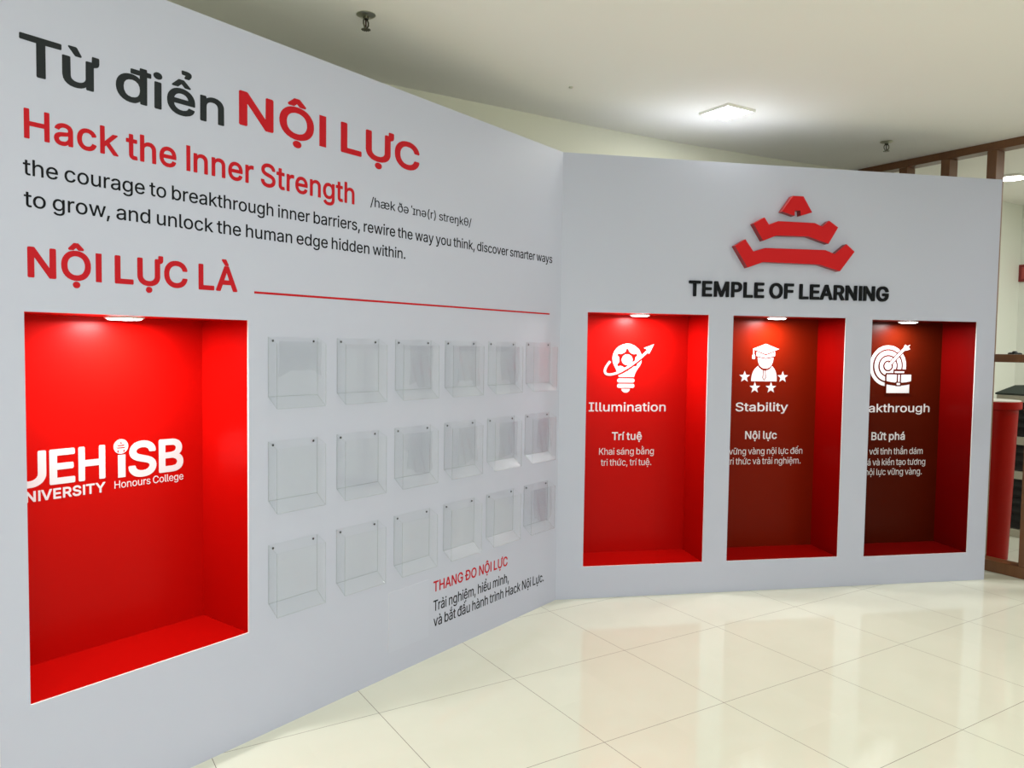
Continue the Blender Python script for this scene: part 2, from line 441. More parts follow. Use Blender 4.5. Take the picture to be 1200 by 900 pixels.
    417: (244, [(112,-4,145,-3,173,8,197,28,214,56,220,72,224,93,225,116,223,136,219,155,212,171,203,187,191,201,214,206,222,210,227,217,230,233,230,270,228,273,197,273,197,231,194,225,118,227,88,221,69,212,53,200,41,185,31,166,22,139,20,109,23,79,33,51,46,30,64,13,88,1), (115,28,101,30,90,36,80,44,71,56,64,69,59,86,57,120,64,153,78,176,88,185,99,191,113,194,127,194,141,192,153,187,164,179,173,168,180,155,186,136,188,102,181,69,174,56,165,44,154,35,143,30)]),
    432: (254, [(98,-3,121,-2,145,6,161,18,175,38,177,0,209,0,211,2,211,198,232,204,239,210,243,217,246,233,246,272,244,273,214,272,214,231,211,225,175,224,175,90,173,74,168,58,159,46,147,37,133,31,115,30,96,34,82,43,73,55,69,67,67,81,67,221,66,224,31,224,31,78,35,48,45,27,59,12,78,2)]),
    601: (238, [(107,-3,131,-2,151,2,170,11,184,22,197,39,208,57,215,81,218,101,218,127,213,152,206,173,194,191,179,207,163,218,144,225,121,228,87,226,58,214,36,195,28,182,23,171,57,162,71,181,87,192,110,196,135,194,154,184,169,168,178,147,181,123,22,124,19,122,20,92,23,71,30,53,40,34,52,21,68,9,87,1), (107,30,87,37,71,51,61,69,57,93,181,92,174,64,158,44,147,36,135,31)]),
    618: (137, [(12,0,124,0,124,30,89,31,87,33,87,192,124,193,124,223,13,223,13,194,51,192,51,33,48,31,13,31)]),
    712: (72, [(20,232,51,232,51,314,20,313)]),
    952: (254, [(118,-4,140,-4,163,2,179,11,195,26,210,46,220,71,227,99,230,127,231,166,228,199,221,229,210,254,195,275,177,291,156,301,133,305,110,303,91,298,73,287,56,270,44,252,34,229,27,201,24,173,24,134,27,102,34,72,45,46,59,26,77,10,98,0), (121,28,108,30,96,36,87,44,77,56,69,74,65,90,60,134,194,134,193,109,189,88,183,67,174,51,165,41,151,32,140,29), (61,165,62,194,68,224,78,245,93,262,114,271,140,271,159,263,173,249,183,231,190,210,194,183,194,166,193,165)]),
    7841: (230, [(107,-85,115,-85,125,-82,131,-76,136,-69,137,-59,134,-50,128,-43,120,-39,111,-37,101,-40,93,-45,88,-55,87,-64,90,-73,97,-80), (79,-4,106,-4,127,1,146,12,161,31,163,28,164,0,199,1,199,148,196,171,191,188,179,204,166,214,148,222,129,226,111,227,90,224,71,219,55,211,43,201,34,190,25,174,25,171,58,162,70,178,83,188,99,194,120,195,134,193,145,188,155,178,161,167,162,148,157,139,145,135,90,127,60,120,37,108,23,91,19,77,18,58,21,42,27,28,37,16,48,7,62,0), (85,28,68,35,57,47,54,65,56,75,60,81,71,90,85,95,143,105,161,111,161,70,156,56,148,45,136,36,122,30,104,27)]),
    7843: (230, [(84,-5,108,-4,129,2,145,12,161,31,163,28,164,0,198,0,198,150,196,173,190,189,178,205,164,215,145,223,127,226,108,227,90,224,71,219,55,211,43,201,33,189,25,173,58,162,70,178,83,188,99,194,118,195,134,193,145,188,155,179,160,169,162,148,157,139,145,135,90,127,60,120,37,108,23,90,19,74,18,55,22,39,28,27,37,16,51,5,67,-1), (90,27,69,34,58,46,54,65,60,81,69,89,83,95,143,105,162,111,162,72,157,58,150,47,138,37,125,30,108,27), (97,254,122,253,125,255,137,275,141,286,139,298,131,306,113,312,78,312,78,289,106,289,112,286,111,282)]),
    7847: (230, [(84,-5,108,-4,129,2,145,12,161,31,163,28,164,0,198,0,198,150,196,173,190,189,178,205,164,215,145,223,127,226,108,227,90,224,71,219,55,211,43,201,33,189,25,173,58,162,70,178,83,188,99,194,118,195,134,193,145,188,155,179,160,169,162,148,157,139,145,135,90,127,60,120,37,108,23,90,19,74,18,55,22,39,28,27,37,16,51,5,67,-1), (90,27,69,34,58,46,54,65,60,81,69,89,83,95,143,105,162,111,162,72,157,58,150,47,138,37,125,30,108,27), (48,252,83,251,113,286,141,252,177,252,131,305,127,307,95,305), (149,323,179,323,152,376,150,378,113,377)]),
    7857: (230, [(84,-5,108,-4,129,2,145,12,161,31,163,28,164,0,198,0,198,150,196,173,190,189,178,205,164,215,145,223,127,226,108,227,90,224,71,219,55,211,43,201,33,189,25,173,58,162,70,178,83,188,99,194,118,195,134,193,145,188,155,179,160,169,162,148,157,139,145,135,90,127,60,120,37,108,23,90,19,74,18,55,22,39,28,27,37,16,51,5,67,-1), (90,27,69,34,58,46,54,65,60,81,69,89,83,95,143,105,162,111,162,72,157,58,150,47,138,37,125,30,108,27), (95,252,108,250,122,251,134,254,146,261,156,270,163,282,168,295,168,306,143,306,140,293,133,284,122,277,111,275,99,277,88,284,81,293,78,306,53,306,55,289,64,272,78,259), (96,323,125,323,99,376,97,378,60,378,58,376)]),
    7871: (238, [(114,-4,148,-3,178,8,190,16,202,28,210,40,215,53,182,62,180,61,168,43,152,32,129,27,104,30,85,39,71,53,61,74,56,99,217,100,219,102,218,132,215,153,209,171,198,189,184,204,168,215,150,223,127,227,104,225,85,221,67,211,52,199,39,183,30,164,23,143,20,118,21,95,25,72,32,51,44,33,57,19,74,7,94,-1), (58,131,58,141,62,155,76,176,95,189,120,195,143,191,154,185,163,178,176,157,182,132,180,130), (57,252,92,251,122,285,150,251,186,252,140,305,136,307,104,306), (149,323,178,322,216,376,212,378,178,378)]),
    7879: (238, [(116,-85,124,-85,134,-82,141,-75,145,-66,146,-57,142,-48,134,-41,127,-38,118,-38,108,-41,100,-48,96,-57,96,-66,101,-75,108,-82), (110,-4,145,-3,175,7,189,15,200,26,208,38,215,51,214,54,182,62,180,61,170,45,157,34,138,28,118,28,99,32,85,39,74,49,65,63,59,81,58,100,217,100,219,102,218,132,215,153,208,171,198,189,187,202,171,214,152,222,131,226,108,226,88,221,71,214,55,202,41,186,32,169,25,148,21,125,20,102,24,77,30,56,41,36,55,20,69,10,90,0), (58,131,58,141,63,155,76,176,96,190,120,195,143,191,163,178,176,158,182,132,180,130), (57,257,92,258,120,291,150,257,185,257,136,312,104,312,56,259)]),
    7897: (245, [(118,-85,127,-85,136,-82,143,-75,147,-66,148,-57,144,-48,136,-41,129,-38,120,-38,111,-40,104,-46,99,-55,98,-64,101,-73,108,-81), (108,-4,129,-5,150,-2,168,5,186,17,200,31,211,49,219,68,224,91,225,116,222,139,217,160,207,181,194,198,178,211,161,220,138,226,115,226,94,223,78,217,60,206,46,192,34,174,26,155,22,132,20,109,22,84,28,61,39,40,53,22,69,10,88,1), (111,28,99,31,87,38,76,48,68,61,61,77,58,93,58,128,67,159,74,170,83,181,92,187,104,192,131,194,145,191,157,185,168,174,177,162,182,148,187,130,187,93,178,63,171,50,161,41,150,33,138,29), (59,257,92,257,122,292,152,257,187,257,138,312,106,312,59,259)]),
    7899: (244, [(112,-4,145,-3,173,8,197,28,214,56,220,72,224,93,225,116,223,136,219,155,212,171,203,187,191,201,214,206,222,210,227,217,230,233,230,270,228,273,197,273,197,231,194,225,118,227,88,221,69,212,53,200,41,185,31,166,22,139,20,109,23,79,33,51,46,30,64,13,88,1), (115,28,101,30,90,36,80,44,71,56,64,69,59,86,57,120,64,153,78,176,88,185,99,191,113,194,127,194,141,192,153,187,164,179,173,168,180,155,186,136,188,102,181,69,174,56,165,44,154,35,143,30), (107,254,136,253,174,312,135,312)]),
    7913: (254, [(98,-3,121,-2,145,6,161,18,175,38,177,0,209,0,211,2,211,198,232,204,239,210,243,217,246,233,246,272,244,273,214,272,214,231,211,225,175,224,175,90,173,74,168,58,159,46,147,37,133,31,115,30,96,34,82,43,73,55,69,67,67,81,67,221,66,224,31,224,31,78,35,48,45,27,59,12,78,2), (105,254,135,254,173,311,133,312)]),
    7919: (254, [(98,-3,121,-2,145,6,161,18,175,38,177,0,209,0,211,2,211,198,232,204,239,210,243,217,246,233,246,272,244,273,214,272,214,231,211,225,175,224,175,90,173,74,168,58,159,46,147,37,133,31,115,30,96,34,82,43,73,55,69,67,67,81,67,221,66,224,31,224,31,78,35,48,45,27,59,12,78,2), (63,265,87,264,92,277,98,280,135,265,147,263,156,264,165,269,172,278,177,291,179,304,156,305,151,293,147,289,142,289,105,304,85,304,75,299,69,291,64,279)]),
    7921: (254, [(117,-85,126,-85,135,-81,142,-75,146,-66,146,-57,144,-50,138,-43,128,-38,119,-38,110,-40,103,-45,98,-55,97,-64,100,-73,108,-81), (91,-2,117,-3,142,5,160,17,175,38,176,1,210,1,210,199,230,203,237,207,243,215,246,229,246,273,214,273,214,229,211,225,175,222,175,91,173,72,168,58,158,45,147,37,133,31,115,30,98,33,85,41,74,54,69,65,67,81,67,222,64,224,31,223,31,77,34,51,43,31,55,16,71,5)]),
}
GLYPHS['M'] = {  # medium
    32: (115, []),
    44: (115, [(21,-69,50,-69,53,-67,84,42,83,46,41,46,38,44,20,-67)]),
    46: (115, [(51,-2,62,-2,71,1,81,9,85,19,86,30,83,40,76,49,64,54,53,55,41,51,32,42,28,33,28,21,32,10,41,2)]),
    72: (311, [(35,0,73,0,77,3,78,135,230,134,231,3,235,0,274,1,274,299,235,300,231,298,230,172,78,172,77,298,73,300,34,299,33,3)]),
    76: (238, [(35,0,214,0,218,3,216,38,80,38,77,40,77,296,75,300,73,300,36,300,33,298,33,3)]),
    78: (315, [(35,0,73,0,77,3,75,241,117,171,228,2,230,0,277,0,278,296,276,300,239,300,235,298,236,67,235,62,210,104,84,298,80,300,34,299,33,3)]),
    84: (271, [(113,0,153,0,155,3,155,261,250,263,250,299,19,300,17,298,17,266,19,262,112,261)]),
    97: (235, [(85,-4,108,-4,129,1,148,11,162,27,164,0,201,0,203,2,203,150,200,173,194,189,182,205,168,215,150,223,129,227,111,228,90,225,72,220,55,212,42,202,31,189,23,173,22,171,25,169,60,159,72,175,83,184,99,190,120,192,134,190,145,185,154,178,159,169,162,150,161,146,157,141,143,137,83,129,58,122,35,110,25,100,20,90,16,74,16,56,20,39,27,26,38,14,51,5,67,-1), (88,32,70,39,60,51,58,69,65,83,76,90,90,95,162,107,160,72,155,58,148,48,136,40,122,34,106,31)]),
    98: (256, [(127,-4,154,-3,179,5,200,19,217,40,228,65,234,93,234,125,229,157,217,183,201,203,182,217,159,226,131,228,108,224,87,212,71,193,70,298,66,300,32,300,29,296,29,3,32,0,67,0,69,3,69,28,71,31,82,16,94,7,110,-1), (122,33,110,35,98,42,88,51,80,63,71,93,71,130,78,157,93,178,112,189,126,191,140,191,152,188,163,183,174,173,182,162,191,134,192,97,184,67,170,46,161,40,149,34,136,32)]),
    99: (239, [(113,-4,131,-4,150,-2,180,10,194,21,204,33,213,46,218,60,217,64,180,72,171,54,159,42,141,34,120,32,104,34,90,41,78,52,70,65,61,95,60,113,61,132,66,148,72,162,80,173,91,183,101,188,115,191,131,191,145,188,157,183,166,175,180,152,217,162,208,185,189,207,164,221,136,227,113,227,92,224,74,216,55,204,40,187,29,169,23,150,18,125,19,97,22,74,29,56,41,35,55,19,73,7,92,-1)]),
    100: (256, [(106,-4,131,-4,150,2,168,14,182,31,184,28,185,1,221,0,224,2,224,296,221,300,185,300,183,298,182,193,167,210,148,223,125,228,99,227,76,220,55,206,38,187,27,164,20,139,18,106,21,79,30,51,45,28,62,12,83,1), (113,33,101,35,90,41,81,49,72,60,66,74,62,90,60,125,68,155,81,176,90,183,101,188,115,191,129,191,141,189,152,184,162,176,171,164,178,150,182,134,182,97,175,67,161,46,141,35,127,32)]),
    101: (244, [(115,-4,152,-2,182,9,196,19,207,30,216,44,220,56,182,66,168,46,152,36,129,32,106,34,88,42,74,56,64,74,60,97,221,98,223,102,223,132,219,153,213,171,203,190,189,204,171,217,152,224,129,228,108,227,88,223,69,214,53,202,39,186,28,166,21,143,18,123,18,97,22,74,30,53,41,35,55,19,74,7,95,-1), (62,133,60,136,66,155,80,176,99,188,122,192,143,188,161,177,174,160,181,134)]),
    103: (257, [(110,-87,150,-85,182,-75,205,-58,213,-48,219,-34,224,-4,224,222,223,225,186,225,184,222,184,197,182,193,165,213,143,225,113,228,85,223,65,213,48,199,36,183,26,162,18,125,18,100,21,82,26,63,33,49,43,35,54,24,69,14,88,7,106,3,127,3,143,6,157,12,169,22,182,37,183,35,183,-6,180,-20,173,-34,157,-45,143,-50,129,-52,99,-49,79,-38,60,-19,29,-36,29,-41,37,-52,58,-71,83,-82), (111,40,99,43,88,49,78,57,70,68,64,82,61,98,61,132,70,160,85,179,106,190,134,191,145,187,157,181,167,172,174,160,182,132,182,95,175,70,167,58,159,51,138,41)]),
    104: (248, [(30,0,69,0,70,137,73,155,80,170,92,181,108,189,124,191,140,189,155,183,166,171,172,157,174,139,175,1,212,0,215,3,215,148,212,171,205,190,194,206,179,217,161,225,140,228,119,227,101,221,85,211,71,196,70,296,69,300,32,300,29,298,29,3)]),
    105: (103, [(30,0,67,0,70,3,69,225,32,225,29,222), (39,259,50,257,60,259,68,264,74,270,77,280,77,289,72,298,64,305,53,309,41,308,32,303,25,294,22,284,24,273,30,265)]),
    107: (230, [(30,0,69,0,70,81,92,102,174,0,221,0,224,3,123,127,215,220,216,224,168,224,71,128,70,296,69,300,32,300,29,298,29,3)]),
    108: (116, [(74,-1,96,-1,108,2,110,4,103,35,101,36,87,35,78,36,73,41,71,50,70,297,70,299,66,300,32,300,29,297,30,41,34,24,43,12,55,4)]),
    109: (367, [(30,0,66,0,70,3,70,141,72,157,78,171,89,183,103,189,119,192,136,189,147,183,155,174,160,162,161,3,163,0,201,0,202,146,204,160,209,172,219,183,232,189,249,192,265,190,279,183,287,174,292,162,293,3,295,0,333,0,334,3,334,157,330,180,321,199,311,210,299,219,283,226,267,229,244,228,223,221,205,209,189,190,181,204,170,216,159,223,145,228,124,229,103,224,85,212,71,196,69,199,68,224,30,224,29,3)]),
    110: (248, [(30,0,69,0,70,137,73,155,80,170,92,181,108,189,124,191,140,189,155,183,166,171,172,157,174,139,175,1,214,0,215,141,214,162,210,178,204,192,196,204,184,214,170,222,154,226,136,228,119,227,106,223,90,215,79,206,71,196,69,199,68,224,29,224,29,3)]),
    111: (251, [(113,-4,136,-4,157,0,175,8,191,19,206,35,217,52,225,74,229,97,229,125,226,146,219,166,207,187,193,203,175,215,157,223,136,227,113,227,92,224,74,216,55,204,40,187,29,169,23,150,18,125,19,97,22,74,29,56,41,35,55,19,73,7,92,-1), (113,32,101,35,90,41,79,51,71,62,62,90,60,125,68,155,83,176,92,184,104,189,131,191,145,188,157,182,167,173,176,162,182,148,186,132,187,97,183,79,178,65,170,53,161,44,152,38,141,34)]),
    114: (158, [(30,0,69,0,70,141,73,157,83,174,101,185,119,189,146,187,147,190,147,227,122,228,103,224,85,214,71,199,69,201,68,224,29,224,29,3)]),
    115: (221, [(97,-4,135,-2,151,2,167,10,179,19,189,30,196,42,199,56,199,72,196,86,190,97,178,109,151,122,86,139,75,146,68,155,67,166,72,178,84,187,102,192,123,192,137,188,149,178,160,161,195,169,194,176,188,190,173,208,153,220,130,227,93,227,77,223,61,216,47,207,37,196,29,183,26,169,26,153,30,139,38,125,48,116,77,102,139,86,148,80,155,72,157,58,151,46,137,36,116,31,93,33,77,38,65,49,56,67,19,58,21,49,26,35,35,23,44,14,68,2)]),
    116: (139, [(91,-2,115,-2,129,3,122,35,92,35,83,40,79,47,77,58,77,187,78,190,122,190,124,192,124,222,122,225,78,225,77,277,39,278,36,275,36,227,34,225,2,224,1,192,4,190,34,190,36,187,36,51,42,28,50,17,61,7,73,1)]),
    117: (248, [(99,-3,122,-2,142,4,161,15,175,32,175,2,177,0,212,0,215,2,214,225,174,224,174,90,171,71,164,55,152,44,138,37,119,34,103,36,89,42,79,53,73,67,70,85,70,224,29,224,29,78,34,48,43,28,57,13,76,3)]),
    118: (235, [(96,0,135,0,138,3,223,221,223,224,182,225,179,223,129,88,117,48,52,224,11,225,8,224)]),
    119: (341, [(81,0,120,1,168,170,217,3,219,0,257,0,326,220,326,224,286,225,284,223,238,57,235,58,190,224,149,224,117,114,101,53,53,224,12,224,11,221)]),
    121: (235, [(44,-84,66,-83,87,-77,103,-66,116,-49,124,-31,223,224,182,225,179,223,130,89,117,49,115,50,104,85,53,223,50,225,11,225,8,223,94,2,83,-28,73,-41,62,-47,36,-45,34,-47,26,-79)]),
    224: (235, [(85,-4,108,-4,129,1,148,11,162,27,164,0,201,0,203,2,203,150,200,173,194,189,182,205,168,215,150,223,129,227,111,228,90,225,72,220,55,212,42,202,31,189,23,173,22,171,25,169,60,159,72,175,83,184,99,190,120,192,134,190,145,185,154,178,159,169,162,150,161,146,157,141,143,137,83,129,58,122,35,110,25,100,20,90,16,74,16,56,20,39,27,26,38,14,51,5,67,-1), (88,32,70,39,60,51,58,69,65,83,76,90,90,95,162,107,160,72,155,58,148,48,136,40,122,34,106,31), (97,249,127,249,131,252,102,311,58,311,58,307)]),
    236: (103, [(30,0,68,0,70,3,70,222,68,225,31,225,29,222), (34,250,66,249,68,252,39,310,36,312,-6,311)]),
    273: (256, [(106,-4,131,-4,150,2,168,14,182,31,184,28,185,1,221,0,224,2,224,243,254,245,254,273,251,276,224,277,224,298,221,300,185,300,183,298,183,277,180,276,119,275,118,247,120,244,182,243,182,193,167,210,148,223,125,228,99,227,76,220,55,206,38,187,27,164,20,139,18,106,21,79,30,51,45,28,62,12,83,1), (113,33,101,35,90,41,81,49,72,60,66,74,62,90,60,125,68,155,81,176,90,183,101,188,115,191,129,191,141,189,152,184,162,176,171,164,178,150,182,134,182,97,175,67,161,46,141,35,127,32)]),
    7843: (235, [(85,-4,108,-4,129,1,148,11,162,27,164,0,201,0,203,2,203,150,200,173,194,189,182,205,168,215,150,223,129,227,111,228,90,225,72,220,55,212,42,202,31,189,23,173,22,171,25,169,60,159,72,175,83,184,99,190,120,192,134,190,145,185,154,178,159,169,162,150,161,146,157,141,143,137,83,129,58,122,35,110,25,100,20,90,16,74,16,56,20,39,27,26,38,14,51,5,67,-1), (88,32,70,39,60,51,58,69,65,83,76,90,90,95,162,107,160,72,155,58,148,48,136,40,122,34,106,31), (96,249,125,249,127,250,141,272,144,284,143,296,136,305,118,311,78,312,77,309,77,286,78,284,108,284,110,282,95,252)]),
    7847: (235, [(85,-4,108,-4,129,1,148,11,162,27,164,0,201,0,203,2,203,150,200,173,194,189,182,205,168,215,150,223,129,227,111,228,90,225,72,220,55,212,42,202,31,189,23,173,22,171,25,169,60,159,72,175,83,184,99,190,120,192,134,190,145,185,154,178,159,169,162,150,161,146,157,141,143,137,83,129,58,122,35,110,25,100,20,90,16,74,16,56,20,39,27,26,38,14,51,5,67,-1), (88,32,70,39,60,51,58,69,65,83,76,90,90,95,162,107,160,72,155,58,148,48,136,40,122,34,106,31), (46,249,48,247,85,247,113,280,143,247,178,247,182,249,180,254,134,305,129,307,95,306,48,254), (149,319,183,319,155,376,111,376,111,372)]),
    7855: (235, [(85,-4,108,-4,129,1,148,11,162,27,164,0,201,0,203,2,203,150,200,173,194,189,182,205,168,215,150,223,129,227,111,228,90,225,72,220,55,212,42,202,31,189,23,173,22,171,25,169,60,159,72,175,83,184,99,190,120,192,134,190,145,185,154,178,159,169,162,150,161,146,157,141,143,137,83,129,58,122,35,110,25,100,20,90,16,74,16,56,20,39,27,26,38,14,51,5,67,-1), (88,32,70,39,60,51,58,69,65,83,76,90,90,95,162,107,160,72,155,58,148,48,136,40,122,34,106,31), (100,247,127,247,141,252,152,259,162,268,169,279,173,291,175,305,173,306,145,307,143,305,141,292,135,284,125,278,113,276,102,278,92,284,86,293,83,306,53,306,55,286,65,269,81,255), (96,319,129,318,168,372,169,376,125,375)]),
    7875: (244, [(115,-4,152,-2,182,9,196,19,207,30,216,44,220,56,182,66,168,46,152,36,129,32,106,34,88,42,74,56,64,74,60,97,221,98,223,102,223,132,219,153,213,171,203,190,189,204,171,217,152,224,129,228,108,227,88,223,69,214,53,202,39,186,28,166,21,143,18,123,18,97,22,74,30,53,41,35,55,19,74,7,95,-1), (62,133,60,136,66,155,80,176,99,188,122,192,143,188,161,177,174,160,181,134), (57,247,95,247,122,280,150,248,187,247,190,250,189,253,141,306,106,307,57,254,55,250), (147,319,150,317,179,319,191,337,195,349,194,360,187,369,178,374,166,376,129,377,127,375,127,351,129,349,157,349,161,346)]),
    7879: (244, [(117,-83,127,-83,136,-80,144,-74,149,-65,149,-53,146,-44,138,-37,129,-33,118,-32,108,-35,100,-42,95,-51,95,-63,99,-72,106,-79), (102,-3,120,-5,143,-4,161,0,178,7,193,16,205,27,214,41,220,55,217,58,182,66,171,49,158,39,141,33,120,32,104,35,88,42,76,53,67,67,61,87,60,97,62,98,222,99,223,122,221,147,215,168,205,186,194,200,178,213,160,221,141,226,122,228,99,226,81,220,62,210,47,196,35,180,26,161,20,138,18,113,19,90,24,67,34,46,47,27,63,14,79,4), (62,133,60,136,65,152,78,174,97,187,120,192,143,188,161,177,174,159,181,136,180,133), (55,254,92,253,122,285,150,253,187,253,189,256,141,311,104,312,55,259)]),
    7897: (251, [(119,-83,129,-83,138,-80,146,-74,151,-65,151,-53,148,-44,141,-37,131,-33,120,-32,111,-35,102,-42,97,-51,97,-63,101,-72,108,-79), (101,-3,125,-5,147,-3,164,2,182,12,198,25,211,41,220,60,226,80,229,104,228,131,223,157,213,177,200,196,185,210,168,219,148,226,125,228,104,226,83,221,67,212,51,199,37,182,27,164,21,143,18,117,19,92,25,67,34,46,47,27,63,14,79,4), (118,32,104,34,92,40,82,48,74,58,67,71,62,87,60,122,68,154,83,176,92,184,104,189,131,191,145,188,157,182,168,173,175,162,186,134,187,99,180,69,166,48,157,41,145,35,131,32), (57,254,95,253,122,285,125,285,152,253,189,253,191,256,142,311,106,312,58,259)]),
    7921: (261, [(118,-83,129,-83,138,-80,145,-74,150,-65,151,-56,147,-45,140,-38,131,-33,119,-32,110,-35,101,-42,96,-51,96,-63,99,-72,108,-80), (100,-3,124,-2,145,5,162,16,175,32,175,2,177,0,212,0,215,2,215,194,216,196,228,198,237,202,248,214,251,233,251,272,249,274,214,273,213,228,212,225,174,224,174,90,172,74,167,60,158,48,147,40,133,35,115,34,99,37,85,46,76,57,72,69,70,83,70,224,66,225,29,224,29,78,34,48,43,28,57,13,76,3)]),
}
